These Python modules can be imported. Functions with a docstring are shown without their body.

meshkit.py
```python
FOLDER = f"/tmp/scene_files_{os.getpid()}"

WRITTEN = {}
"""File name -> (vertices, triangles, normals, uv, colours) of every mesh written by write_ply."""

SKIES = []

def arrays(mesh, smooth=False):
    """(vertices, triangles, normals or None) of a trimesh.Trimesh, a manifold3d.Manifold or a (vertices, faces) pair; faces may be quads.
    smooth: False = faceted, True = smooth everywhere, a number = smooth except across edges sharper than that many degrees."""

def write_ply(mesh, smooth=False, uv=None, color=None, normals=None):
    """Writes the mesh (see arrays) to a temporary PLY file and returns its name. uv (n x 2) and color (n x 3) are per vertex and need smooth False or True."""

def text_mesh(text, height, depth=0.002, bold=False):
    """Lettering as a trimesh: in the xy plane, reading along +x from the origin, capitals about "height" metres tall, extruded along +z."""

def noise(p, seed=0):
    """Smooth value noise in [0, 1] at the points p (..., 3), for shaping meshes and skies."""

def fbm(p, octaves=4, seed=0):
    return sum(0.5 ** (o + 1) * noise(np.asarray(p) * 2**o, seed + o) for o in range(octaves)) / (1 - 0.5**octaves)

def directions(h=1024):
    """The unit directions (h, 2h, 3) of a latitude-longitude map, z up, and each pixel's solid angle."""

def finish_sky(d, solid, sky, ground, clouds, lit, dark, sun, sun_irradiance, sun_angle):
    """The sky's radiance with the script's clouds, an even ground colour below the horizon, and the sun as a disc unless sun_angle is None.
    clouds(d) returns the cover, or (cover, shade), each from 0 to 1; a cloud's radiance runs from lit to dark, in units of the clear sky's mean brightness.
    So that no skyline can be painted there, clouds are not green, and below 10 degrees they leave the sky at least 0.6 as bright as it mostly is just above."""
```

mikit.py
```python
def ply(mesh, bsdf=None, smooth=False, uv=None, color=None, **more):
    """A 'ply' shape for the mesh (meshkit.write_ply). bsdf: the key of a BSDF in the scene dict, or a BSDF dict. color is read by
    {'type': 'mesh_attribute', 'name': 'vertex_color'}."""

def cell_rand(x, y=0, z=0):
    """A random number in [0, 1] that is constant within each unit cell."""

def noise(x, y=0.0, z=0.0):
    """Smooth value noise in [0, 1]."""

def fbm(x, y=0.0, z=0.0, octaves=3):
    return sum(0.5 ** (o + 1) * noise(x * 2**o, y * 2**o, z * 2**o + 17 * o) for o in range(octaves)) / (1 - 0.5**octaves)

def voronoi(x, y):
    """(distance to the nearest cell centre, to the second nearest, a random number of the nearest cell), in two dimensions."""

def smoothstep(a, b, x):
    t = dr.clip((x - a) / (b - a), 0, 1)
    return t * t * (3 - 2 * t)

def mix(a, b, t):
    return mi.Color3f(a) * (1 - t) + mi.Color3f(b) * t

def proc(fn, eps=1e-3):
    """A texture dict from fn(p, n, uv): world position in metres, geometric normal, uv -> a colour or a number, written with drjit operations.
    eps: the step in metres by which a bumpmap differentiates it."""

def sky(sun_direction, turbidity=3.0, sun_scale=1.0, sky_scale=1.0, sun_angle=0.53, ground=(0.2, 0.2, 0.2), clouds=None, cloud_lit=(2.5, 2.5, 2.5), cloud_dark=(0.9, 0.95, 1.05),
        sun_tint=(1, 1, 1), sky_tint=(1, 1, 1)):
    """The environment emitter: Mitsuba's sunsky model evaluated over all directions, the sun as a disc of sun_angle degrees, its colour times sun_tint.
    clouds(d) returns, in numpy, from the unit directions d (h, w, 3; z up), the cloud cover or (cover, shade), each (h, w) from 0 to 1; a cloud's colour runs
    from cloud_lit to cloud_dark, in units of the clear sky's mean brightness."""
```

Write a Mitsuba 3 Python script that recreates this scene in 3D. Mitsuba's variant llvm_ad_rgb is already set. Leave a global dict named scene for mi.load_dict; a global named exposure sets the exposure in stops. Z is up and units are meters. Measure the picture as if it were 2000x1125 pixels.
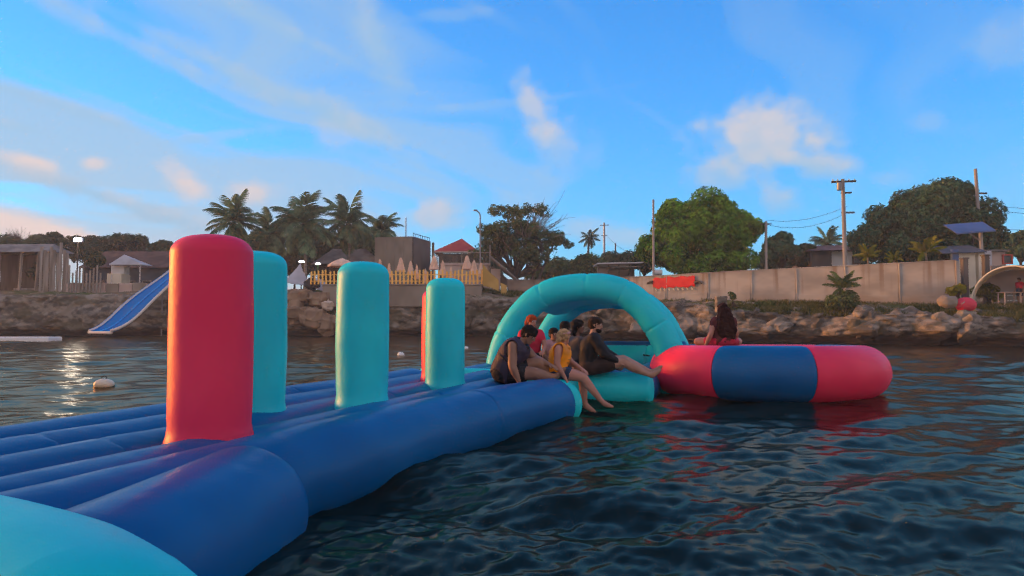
import math
import numpy as np, trimesh, drjit as dr, mitsuba as mi, mikit, meshkit
import manifold3d as m3
from scipy.interpolate import CubicSpline, PchipInterpolator

T = mi.ScalarTransform4f
scene, labels = {}, {}
PI = math.pi

# ------------------------------------------------------------------ camera, sky, exposure
CAM_Z, F, PITCH = 1.45, 1303.0, math.atan(65.5 / 1303.0)      # F: focal length in pixels of a 2000-pixel-wide picture
scene['camera'] = {'type': 'perspective', 'fov': 2 * math.degrees(math.atan(1000 / F)), 'fov_axis': 'x', 'near_clip': 0.05, 'far_clip': 3000.0, 'medium': {'type': 'ref', 'id': 'haze_air'},
                   'to_world': T().look_at(origin=[0, 0, CAM_Z], target=[0, 10 * math.cos(PITCH), CAM_Z + 10 * math.sin(PITCH)], up=[0, 0, 1])}
exposure = 3.25
# haze added to lighten the far dark tones: a closed box of air round the whole place
scene['haze_air'] = {'type': 'homogeneous', 'albedo': {'type': 'rgb', 'value': [.95, .95, .95]}, 'sigma_t': 0.0009}
scene['haze'] = {'type': 'cube', 'to_world': T().translate([0, 100, 8.0]).scale([900, 900, 12.0]), 'bsdf': {'type': 'null'}, 'interior': {'type': 'ref', 'id': 'haze_air'}}
labels['haze'] = {'kind': 'stuff', 'label': 'thin haze added over the bay to lighten the far dark tones', 'category': 'haze'}


def ray(x, y):
    u, v = (x - 1000) / F, (562.5 - y) / F
    return np.array([u, math.cos(PITCH) - v * math.sin(PITCH), math.sin(PITCH) + v * math.cos(PITCH)])


def P(x, y, Y):
    """The point at distance Y (metres along the view's ground direction) that the photograph shows at x, y: used to survey the place."""
    d = ray(x, y)
    return np.array([0, 0, CAM_Z]) + d * (Y / d[1])


def azel(x, y):
    d = ray(x, y)
    return math.degrees(math.atan2(d[0], d[1])), math.degrees(math.atan2(d[2], math.hypot(d[0], d[1])))


def sky_clouds(d):
    az, el = np.degrees(np.arctan2(d[..., 0], d[..., 1])), np.degrees(np.arcsin(np.clip(d[..., 2], -1, 1)))
    dz = np.maximum(d[..., 2], 0.02) + 0.10
    px, py = d[..., 0] / dz, d[..., 1] / dz                      # the plane of the high cloud
    warp = meshkit.fbm(np.stack([px * 0.7, py * 0.7, px * 0 + 3], -1), 3, 5) - 0.5
    a = math.radians(35)
    u, v = px * math.cos(a) - py * math.sin(a) + warp * 1.6, px * math.sin(a) + py * math.cos(a) + warp * 0.9
    streak = meshkit.fbm(np.stack([u * 2.5, v * 0.40, u * 0 + 7], -1), 5, 11)
    broad = meshkit.fbm(np.stack([px * 0.33 + 2.2, py * 0.33, px * 0 + 1], -1), 3, 21)
    west = 1 / (1 + np.exp((az + 2) / 11.0))                       # thicker high cloud on the sunset side
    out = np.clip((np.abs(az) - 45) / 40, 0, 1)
    out = out * np.clip((85 - el) / 45, 0, 1)                      # unseen bright veil added at the sides and behind for more fill light
    cirrus = np.clip((streak - 0.475 + 0.14 * (west - 0.35) + 0.30 * (broad - 0.5)) * 6.0, 0, 1) * (0.14 + 0.56 * west) + 0.05 * west
    low = np.exp(-np.maximum(el, 0) / 9.0)
    cirrus = np.clip(cirrus + 0.50 * low * (0.5 + 0.5 * west), 0, 0.9)
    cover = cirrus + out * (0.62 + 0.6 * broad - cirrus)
    shade = 0.97 - (0.08 + 0.50 * west) * np.exp(-np.maximum(el - 1, 0) / 5.0)
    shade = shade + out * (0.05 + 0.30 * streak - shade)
    n1 = meshkit.fbm(np.stack([az * 0.35, el * 0.5, az * 0 + 1], -1), 4, 31)
    n2 = meshkit.fbm(np.stack([az * 0.8, el * 1.0, az * 0 + 9], -1), 4, 41)
    for x, y, rx, ry, rot, c, s in CUMULUS:
        a0, e0 = azel(x, y)
        da = (az - a0 + 180) % 360 - 180
        r = math.radians(rot)
        k = 57.3 / F * math.cos(math.radians(a0)) ** 1.0
        qx, qy = (da * math.cos(math.radians(e0))) / (k * rx), (el - e0) / (k * ry)
        qx, qy = qx * math.cos(r) - qy * math.sin(r) * ry / rx, qx * math.sin(r) * rx / ry + qy * math.cos(r)
        q = np.sqrt(qx ** 2 + qy ** 2) + (n1 - 0.5) * 1.2 + (n2 - 0.5) * 0.7
        m = c * np.clip((1.25 - q) / 0.85, 0, 1) ** 1.2
        m = np.where(np.abs(da) < 40, m, 0)
        cover = cover + (1 - cover) * m
        sh = 0.25 + 0.75 * np.clip(s + 0.25 * (-qy) + (n2 - 0.5) * 0.5, 0, 1)
        shade = shade * (1 - m) + sh * m
    # scattered small cumulus round the rest of the sky, as in view
    f = meshkit.fbm(np.stack([d[..., 0] * 4, d[..., 1] * 4, d[..., 2] * 9], -1), 4, 77)
    m = np.clip((f - 0.60) * 6, 0, 0.8) * (np.abs(az) > 42) * np.exp(-np.maximum(el - 5, 0) / 16)
    cover = cover + (1 - cover) * m
    shade = shade * (1 - m) + 0.5 * m
    return cover, shade


CUMULUS = [  # the photograph's clouds: x, y, half width, half height (pixels), tilt, cover, shade
    (1480, 280, 105, 80, 0, .94, .62), (1560, 318, 80, 26, 12, .85, .80), (1400, 340, 50, 40, 0, .5, .85), (1530, 385, 38, 26, 0, .7, .75),
    (1050, 215, 75, 30, 62, .75, .40), (1095, 290, 60, 60, 30, .45, .65), (365, 358, 44, 34, 45, .9, .12), (500, 378, 52, 26, -8, .9, .28),
    (45, 320, 62, 28, 14, .95, .10), (190, 321, 28, 15, 0, .8, .22), (660, 270, 46, 42, 20, .45, .45), (855, 420, 60, 28, -12, .75, .60),
    (0, 432, 190, 46, 14, .97, .0), (210, 385, 260, 20, 15, .85, .86), (100, 460, 240, 20, 8, .8, .1), (1190, 455, 90, 30, 10, .5, .55), (980, 380, 50, 16, 10, .3, .8),
    (1990, 80, 60, 60, 0, .35, .8), (1810, 238, 30, 20, 0, .3, .8), (1740, 350, 36, 16, 0, .35, .8), (-150, 420, 190, 70, 10, .8, .05), (520, 170, 330, 20, 19, .55, .97), (250, 85, 300, 18, 17, .5, .97), (80, 190, 200, 14, 12, .4, .97), (640, 205, 90, 22, 20, .5, .93), (330, 250, 220, 10, 16, .4, .97), (560, 60, 260, 12, 21, .35, .97), (150, 20, 200, 14, 20, .35, .97), (780, 300, 160, 12, 24, .4, .97), (1000, 200, 200, 8, -6, .25, .97), (735, 90, 34, 110, -24, .5, .97), (880, 30, 90, 14, -5, .3, .97), (430, 265, 100, 10, -14, .4, .95), (20, 245, 50, 10, 6, .4, .95)]

SUN = [-math.sin(math.radians(71)), math.cos(math.radians(71)), math.tan(math.radians(7))]   # low on the left, outside the frame
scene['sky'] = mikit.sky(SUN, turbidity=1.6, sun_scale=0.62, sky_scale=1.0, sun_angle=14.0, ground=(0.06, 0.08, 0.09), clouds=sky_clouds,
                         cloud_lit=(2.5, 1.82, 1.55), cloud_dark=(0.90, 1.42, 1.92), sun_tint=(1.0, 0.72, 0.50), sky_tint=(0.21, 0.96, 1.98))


# ------------------------------------------------------------------ helpers
def numbered(name):
    if name not in labels and name not in scene and not any(k.startswith(name + '__') for k in scene):
        return name
    i = 1
    while True:
        k = f'{name}_{i:03d}'
        if k not in labels and k not in scene and k not in taken:
            return k
        i += 1


taken = {}


def part_key(parent, name):
    base = f'{parent}__{name}'
    n = taken.get(base, 0)
    taken[base] = n + 1
    return base if n == 0 else f'{base}_{n:03d}'


def thing(name, label, cat, group=None):
    key = numbered(name)
    labels[key] = {'label': label, 'category': cat}
    if group:
        labels[key]['group'] = group
    return key


def shape(mesh, mat, smooth=30):
    return mesh if isinstance(mesh, dict) else mikit.ply(mesh, mat, smooth=smooth)


def part(parent, name, mesh, mat=None, smooth=30, label=None, stuff=False, to_world=None):
    k = part_key(parent, name)
    s = dict(shape(mesh, mat, smooth))
    if to_world is not None:
        s['to_world'] = to_world
    scene[k] = s
    if label or stuff:
        labels[k] = {}
        if label:
            labels[k]['label'] = label
        if stuff:
            labels[k]['kind'] = 'stuff'
    return k


def structure(name, mesh, mat, smooth=True, label=None, cat=None, kind='structure'):
    scene[name] = shape(mesh, mat, smooth)
    labels[name] = {'kind': kind}
    if label:
        labels[name]['label'] = label
    if cat:
        labels[name]['category'] = cat
    return name


def cat(ms):
    return trimesh.util.concatenate([trimesh.Trimesh(m.vertices, m.faces, process=False) for m in ms])


def mani(m):
    q = m.to_mesh()
    return trimesh.Trimesh(np.asarray(q.vert_properties)[:, :3], np.asarray(q.tri_verts), process=False)


def sweep(pts, radii, n=20, squash=1.0, twist=0.0, mod=None):
    """A tube through pts with the given radii; ends closed. squash scales the section's second axis."""
    pts = np.asarray(pts, float)
    N = len(pts)
    radii = np.broadcast_to(np.asarray(radii, float), (N,))
    t = np.gradient(pts, axis=0)
    t /= np.linalg.norm(t, axis=1, keepdims=True)
    ref = np.array([0, 0, 1.0]) if abs(t[0, 2]) < 0.9 else np.array([0, 1.0, 0])
    a = np.cross(ref, t[0]); a /= np.linalg.norm(a)
    rings, ang = [], np.linspace(0, 2 * PI, n, endpoint=False) + twist
    for i in range(N):
        a = a - t[i] * (a @ t[i]); a /= np.linalg.norm(a)
        b = np.cross(t[i], a)
        rr = radii[i] if mod is None else (radii[i] * mod[i])[:, None]
        rings.append(pts[i] + rr * (np.cos(ang)[:, None] * a + squash * np.sin(ang)[:, None] * b))
    v = np.vstack(rings + [pts[:1], pts[-1:]])
    i, j = np.meshgrid(np.arange(N - 1), np.arange(n), indexing='ij')
    p, q = i * n + j, i * n + (j + 1) % n
    f = np.stack([p, q, q + n, p + n], -1).reshape(-1, 4)
    f = np.vstack([f[:, [0, 1, 2]], f[:, [0, 2, 3]]])
    k = np.arange(n)
    c0, c1 = np.stack([np.full(n, N * n), (k + 1) % n, k], 1), np.stack([np.full(n, N * n + 1), (N - 1) * n + k, (N - 1) * n + (k + 1) % n], 1)
    return trimesh.Trimesh(v, np.vstack([f, c0, c1]), process=False)


def curve(pts, m):
    pts = np.asarray(pts, float)
    s = np.concatenate([[0], np.cumsum(np.linalg.norm(np.diff(pts, axis=0), axis=1))])
    return CubicSpline(s, pts)(np.linspace(0, s[-1], m)), s[-1]


def air_tube(pts, r, n=28, m=40, end=0.45, seams=None, squash=1.0, pinch=0.03):
    """An inflated tube: bulging ends (end x r long), and slightly pinched seams every so many metres."""
    pts, L = curve(pts, m) if len(pts) > 2 else (np.linspace(pts[0], pts[1], m), np.linalg.norm(np.subtract(pts[1], pts[0])))
    s = np.linspace(0, L, m)
    # denser rings at the ends
    e = end * r
    extra = e * (1 - np.cos(np.linspace(0, PI / 2, 9)))
    ss = np.unique(np.concatenate([extra, s[(s > e) & (s < L - e)], L - extra]))
    if seams:
        for x in seams:
            ss = np.unique(np.concatenate([ss, x + np.array([-.06, -.03, -.012, 0, .012, .03, .06])]))
    pp = np.stack([np.interp(ss, s, pts[:, k]) for k in range(3)], 1)
    def prof(x):
        z = np.clip((e - x) / e, 0, 1)
        return np.sqrt(np.maximum(1 - z ** 2.6, 0.0))
    rr = r * np.maximum(prof(ss) * prof(L - ss), 0.02)
    for x in seams or ():
        rr *= 1 - pinch * np.exp(-((ss - x) / .028) ** 2)
    mod = np.ones((len(ss), n))
    th = np.linspace(0, 2 * PI, n, endpoint=False)
    for q, x in enumerate([0, L] + list(seams or ())):
        amp = .012 if q > 1 else .009
        for h in (7, 11):
            mod += amp * np.exp(-np.abs(ss - x) / (.35 * r))[:, None] * np.sin(h * th + q * 2.3 + h)[None] * (np.abs(ss - x) > .004)[:, None]
    return sweep(pp, rr, n, squash, mod=mod)


def jitter(m, amp, scale, seed=0, octaves=3):
    v = np.array(m.vertices)
    off = np.stack([meshkit.fbm(v * scale + 31.7 * k, octaves, seed + k) for k in range(3)], 1) - 0.5
    return trimesh.Trimesh(v + amp * 2 * off, m.faces, process=False)


def box(x0, x1, y0, y1, z0, z1, ch=0.0):
    m = trimesh.creation.box(bounds=[[x0, y0, z0], [x1, y1, z1]])
    if ch:
        e = np.array([x1 - x0, y1 - y0, z1 - z0]) / 2
        c = np.array([x1 + x0, y1 + y0, z1 + z0]) / 2
        v = []
        for k in range(3):
            h = e - ch; h[k] = e[k]
            v.append(np.array([[a, b, g] for a in (-1, 1) for b in (-1, 1) for g in (-1, 1)]) * h)
        m = trimesh.convex.convex_hull(np.vstack(v)); m.apply_translation(c)
    return m


def obox(p0, p1, w, h, ch=0.0):
    """A box beam of width w and height h, standing on its lower middle line from p0 to p1 (horizontal run, may slope)."""
    p0, p1 = np.asarray(p0, float), np.asarray(p1, float)
    L = np.linalg.norm(p1 - p0)
    m = box(0, L, -w / 2, w / 2, 0, h, ch)
    x = (p1 - p0) / L
    y = np.cross([0, 0, 1], x); y /= np.linalg.norm(y)
    M = np.eye(4); M[:3, 0], M[:3, 1], M[:3, 2], M[:3, 3] = x, y, np.cross(x, y), p0
    return m.apply_transform(M)


def prism(poly, p0, ux, uy, depth):
    """The polygon (2-D points) extruded: plane axes ux, uy from p0, thickness depth along ux x uy (centred)."""
    from shapely.geometry import Polygon
    m = trimesh.creation.extrude_polygon(Polygon(poly), depth, engine='earcut')
    ux, uy = np.asarray(ux, float), np.asarray(uy, float)
    w = np.cross(ux, uy)
    M = np.eye(4); M[:3, 0], M[:3, 1], M[:3, 2], M[:3, 3] = ux, uy, w, np.asarray(p0, float) - w * depth / 2
    return m.apply_transform(M)


def pole(p0, p1, r0, r1=None, n=8, m=5):
    return sweep(np.linspace(p0, p1, m), np.linspace(r0, r0 if r1 is None else r1, m), n)


# ------------------------------------------------------------------ materials
def rgb(*c):
    return {'type': 'rgb', 'value': list(c)}


def principled(col, rough=0.6, **kw):
    return {'type': 'principled', 'base_color': col if isinstance(col, dict) else rgb(*col), 'roughness': rough, **kw}


def mat(name, d, bump=None, scale=1.0, two=True, eps=1e-2):
    if bump is not None:
        d = {'type': 'bumpmap', 'arbitrary': mikit.proc(bump, eps), 'scale': scale, 'bsdf': d}
    scene[name] = {'type': 'twosided', 'bsdf': d} if two else d


def vary(c1, c2, k=1.0, seed=0.0, stretch=(1, 1, 1), lo=0.3, hi=0.7, octaves=3):
    def fn(p, n, uv):
        t = mikit.fbm(p.x * k * stretch[0] + seed, p.y * k * stretch[1], p.z * k * stretch[2], octaves)
        return mikit.mix(c1, c2, mikit.smoothstep(lo, hi, t))
    return mikit.proc(fn)


def wrinkle(p, n, uv):                                               # soft creases of air-filled PVC
    a = mikit.noise(p.x * 2.2, p.y * 2.2, p.z * 2.2)
    b = mikit.noise(p.x * 9 + 4, p.y * 9, p.z * 3.5)
    c = mikit.noise(p.x * 38, p.y * 38, p.z * 21)
    return 0.020 * a + 0.0045 * b + 0.0008 * c


def vinyl(name, c, c2, rough=0.34):
    mat(name, principled(vary(c, c2, 1.1, 2.0), rough, specular=0.22), wrinkle, 1.0)


vinyl('vinyl_blue', (.000, .084, .25), (.001, .106, .30))
vinyl('vinyl_teal', (.006, .52, .60), (.010, .60, .66), 0.45)
vinyl('vinyl_red', (.72, .026, .088), (.78, .036, .10), 0.45)
mat('vinyl_white', principled((.7, .72, .72), 0.4))
mat('mesh_black', principled((.012, .012, .014), 0.6))


def ripple(p, n, uv):
    a = mikit.noise(p.x * 2.6, p.y * 4.2, 0)
    b = mikit.noise(p.x * 6.0 + 9, p.y * 9.0, 3)
    return 0.012 * a + 0.008 * b


mat('sea_water', {'type': 'roughplastic', 'diffuse_reflectance': rgb(.002, .009, .010), 'specular_reflectance': rgb(.90, .70, .50), 'int_ior': 1.34, 'alpha': 0.03, 'distribution': 'ggx'}, ripple, 0.6, two=False)


def rock_col(p, n, uv):
    a = mikit.fbm(p.x * .45, p.y * .45, p.z * .8, 4)
    b = mikit.fbm(p.x * 1.9 + 7, p.y * 1.9, p.z * 2.6, 4)
    c = mikit.mix((.092, .083, .070), (.285, .247, .205), mikit.smoothstep(.38, .62, .45 * a + .55 * b))
    c = mikit.mix(c, (.085, .075, .04), .65 * mikit.smoothstep(.52, .66, mikit.fbm(p.x * .7 + 40, p.y * .7, p.z * .9, 3)))       # lichen and damp
    c = mikit.mix(c, (.035, .03, .026), .9 * mikit.smoothstep(.75 + .3 * a, .25, p.z))                                            # wet tide band
    top = mikit.smoothstep(.80, .97, n.z) * mikit.smoothstep(1.5, 2.2, p.z)
    g = mikit.fbm(p.x * .5 + 3, p.y * .5, 5, 4)
    soil = mikit.mix((.17, .125, .082), (.080, .092, .032), mikit.smoothstep(.38, .58, g + .10 * mikit.smoothstep(5, 18, p.x)))
    return mikit.mix(c, soil, top)


def rock_bump(p, n, uv):
    return .22 * mikit.fbm(p.x * 1.9, p.y * 1.9, p.z * 1.7, 3) + .20 * mikit.fbm(p.x * 5.2, p.y * 5.2, p.z * 4.6, 3) + .03 * mikit.noise(p.x * 14, p.y * 14, p.z * 14)


mat('rock', principled(mikit.proc(rock_col), .9, specular=0.2), rock_bump, 1.0, eps=3e-2)


def wall_col(p, n, uv):
    a = mikit.fbm(p.x * .5, p.y * .5, p.z * .9, 4)
    drip = mikit.fbm(p.x * 2.4, p.y * 2.4, p.z * .12, 3)
    c = mikit.mix((.30, .285, .262), (.43, .405, .37), mikit.smoothstep(.3, .7, a))
    c = mikit.mix(c, (.20, .14, .10), .75 * mikit.smoothstep(.50, .70, drip) * mikit.smoothstep(2.6, 5.2, p.z))
    return mikit.mix(c, (.26, .18, .12), .6 * mikit.smoothstep(3.9, 3.0, p.z + a))


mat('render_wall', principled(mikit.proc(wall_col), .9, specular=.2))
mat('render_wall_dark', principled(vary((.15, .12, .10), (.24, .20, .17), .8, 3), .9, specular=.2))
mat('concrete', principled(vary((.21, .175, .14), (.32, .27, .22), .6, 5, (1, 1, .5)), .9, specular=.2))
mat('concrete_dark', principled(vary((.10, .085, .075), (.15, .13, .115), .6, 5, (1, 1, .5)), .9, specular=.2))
mat('pink_plaster', principled(vary((.45, .33, .28), (.52, .40, .34), .7, 8), .9, specular=.2))
mat('white_paint', principled(vary((.60, .58, .56), (.72, .70, .68), .7, 1), .7))
mat('grey_wood', principled(vary((.17, .145, .12), (.30, .26, .225), 1.5, 4, (3, 3, .3)), .85))
mat('dark_wood', principled(vary((.055, .04, .03), (.10, .075, .055), 1.5, 4, (3, 3, .3)), .8))
mat('pole_wood', principled(vary((.26, .23, .20), (.36, .33, .30), 1.2, 6, (3, 3, .2)), .85))
mat('yellow_paint', principled(vary((.88, .46, .085), (.95, .56, .13), 1.3, 2, (2, 2, .5)), .65))
mat('yellow_wall', principled(vary((.45, .27, .065), (.55, .35, .10), 1.0, 2), .8))
mat('canvas_pink', principled(vary((.66, .44, .32), (.80, .56, .42), 2.0, 3), .9))
mat('canvas_grey', principled(vary((.36, .36, .38), (.46, .46, .49), .8, 3), .85))
mat('canvas_cream', principled(vary((.62, .55, .42), (.72, .64, .50), 1.0, 3), .85))
mat('roof_red', principled(vary((.42, .045, .035), (.50, .07, .05), .9, 3), .7))
mat('roof_brown', principled(vary((.075, .042, .036), (.13, .07, .055), .9, 3), .85))
mat('roof_grey', principled(vary((.13, .115, .105), (.22, .20, .18), .9, 3), .8))
mat('roof_blue', principled(vary((.05, .10, .24), (.07, .13, .30), .9, 3), .5))
mat('wall_slate', principled(vary((.05, .065, .09), (.075, .09, .12), .9, 3), .8))
mat('slide_blue', principled((.000, .18, .52), .75, specular=.05))
mat('slide_blue_light', principled((.02, .36, .80), .7, specular=.1))
mat('slide_white', principled((.66, .60, .52), .4))
mat('red_cloth', principled(vary((.62, .018, .022), (.70, .03, .03), 1.2, 3), .8))
mat('pink_red', principled((.66, .03, .07), .6))
mat('metal_grey', principled((.25, .25, .26), .45, metallic=0.6))
mat('wire_black', principled((.02, .02, .02), .6))
mat('glass_dark', principled((.012, .014, .018), .08))
mat('buoy_cream', principled(vary((.55, .43, .28), (.68, .56, .40), 3, 3), .5))
mat('buoy_white', principled((.74, .74, .72), .5))
mat('bark_pale', principled(vary((.26, .22, .18), (.38, .33, .28), 2, 3), .9))
mat('bark_dark', principled(vary((.05, .04, .03), (.09, .07, .055), 2, 3), .9))
mat('bark_palm', principled(vary((.16, .135, .11), (.24, .205, .17), 2, 3, (1, 1, 4)), .9))


def leaf(name, c1, c2, k=0.9, trans=0.5, fine=3.2):
    def fn(p, n, uv):
        t = .55 * mikit.fbm(p.x * k, p.y * k, p.z * k, 2) + .45 * mikit.noise(p.x * fine, p.y * fine, p.z * fine)
        return mikit.mix(c1, c2, mikit.smoothstep(.28, .72, t))
    scene[name] = {'type': 'principledthin', 'base_color': mikit.proc(fn), 'roughness': .55, 'diff_trans': trans}


leaf('leaf_bright', (.030, .10, .014), (.20, .42, .050))
leaf('leaf_deep', (.042, .100, .055), (.11, .20, .105))
leaf('leaf_mid', (.040, .072, .028), (.13, .18, .060))
leaf('leaf_dusk', (.030, .062, .038), (.072, .118, .066))
leaf('leaf_palm', (.055, .11, .065), (.16, .25, .14))
leaf('leaf_yellow', (.13, .15, .02), (.30, .28, .04))
leaf('leaf_grass', (.06, .075, .02), (.15, .15, .05))
leaf('leaf_straw', (.16, .115, .06), (.26, .20, .11))

mat('stone_tan', principled(vary((.22, .145, .095), (.36, .25, .17), .9, 3), .9, specular=.2), rock_bump, 1.0, eps=3e-2)
mat('stone_pale', principled(vary((.50, .38, .29), (.60, .48, .38), .9, 3), .9, specular=.2), rock_bump, .5, eps=3e-2)
mat('stone_dark', principled(vary((.035, .032, .032), (.06, .055, .055), .9, 3), .9, specular=.2), rock_bump, .5, eps=3e-2)
mat('leaf_mid_paint', principled((.03, .22, .09), .5))


# ------------------------------------------------------------------ the sea: real wavelets, finest near the rafts
def build_sea():
    rng = np.random.default_rng(5)
    r = 0.7 * (700 / 0.7) ** np.linspace(0, 1, 900)
    ang = np.radians(np.concatenate([np.linspace(-46, 46, 430), np.linspace(46, 314, 90)[1:-1]]))
    R, A = np.meshgrid(r, ang, indexing='ij')
    x, y = R * np.sin(A), R * np.cos(A)
    z = np.zeros_like(x); gx = np.zeros_like(x); gy = np.zeros_like(x)
    warp = (meshkit.fbm(np.stack([x * .22, y * .22, x * 0], -1), 3, 3) - .5)
    calm = 0.30 + 1.40 * meshkit.fbm(np.stack([x * .10 + 5, y * .10, x * 0], -1), 3, 9)
    res = np.maximum(R * math.log(1000.0) / 900, 0.004)
    for k in range(96):
        lam = 0.11 * (3.4 / 0.11) ** (rng.random() ** 2.1)
        th = math.radians(rng.normal(-66, 38))
        kk = 2 * PI / lam
        a = 0.0165 * lam ** 0.92 * (0.7 + .6 * rng.random())
        fade = np.clip((lam / res - 2.0) / 3.0, 0, 1) * calm
        ph = kk * (x * math.cos(th) + y * math.sin(th)) + rng.random() * 6.28 + warp * (2.2 + 1.2 / lam)
        s = np.sin(ph)
        z += a * fade * (s + 0.22 * np.cos(2 * ph))
    z *= 0.275
    nr, na = x.shape
    v = np.stack([x, y, z], -1).reshape(-1, 3)
    i, j = np.meshgrid(np.arange(nr - 1), np.arange(na), indexing='ij')
    p, q = i * na + j, i * na + (j + 1) % na
    f = np.stack([p, q, q + na, p + na], -1).reshape(-1, 4)
    c = len(v)
    v = np.vstack([v, [[0, 0, 0]]])
    k = np.arange(na)
    f = np.vstack([f[:, [0, 1, 2]], f[:, [0, 2, 3]], np.stack([np.full(na, c), (k + 1) % na, k], 1)])
    return trimesh.Trimesh(v, f, process=False)


structure('sea', build_sea(), 'sea_water', True)

# ------------------------------------------------------------------ the shore: a low undercut limestone cliff and the ground behind it
SX = np.array([-200, -70, -50, -25, -9, 0, 7.7, 16.2, 22.8, 29, 36.5, 60, 110.])
SHORE = PchipInterpolator(SX, [74, 66.5, 66, 66, 65.3, 63.5, 56.3, 47.2, 42.6, 38.2, 34.5, 26, 12])
LIP = PchipInterpolator(SX, [4.0, 4.2, 4.3, 4.4, 4.7, 4.0, 3.3, 2.5, 2.05, 1.75, 1.7, 1.7, 2])
BACK = PchipInterpolator(SX, [4.4, 4.6, 4.7, 4.8, 5.0, 4.5, 3.6, 3.05, 2.8, 2.5, 2.5, 2.6, 3])


def ground(x, y):
    v = y - SHORE(x)
    return float(np.interp(v, [0, 2.4, 5.2, 12, 40, 120, 500], [LIP(x), LIP(x), BACK(x), BACK(x) + .15, BACK(x) + .5, BACK(x) + 2, BACK(x) + 6]))


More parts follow.
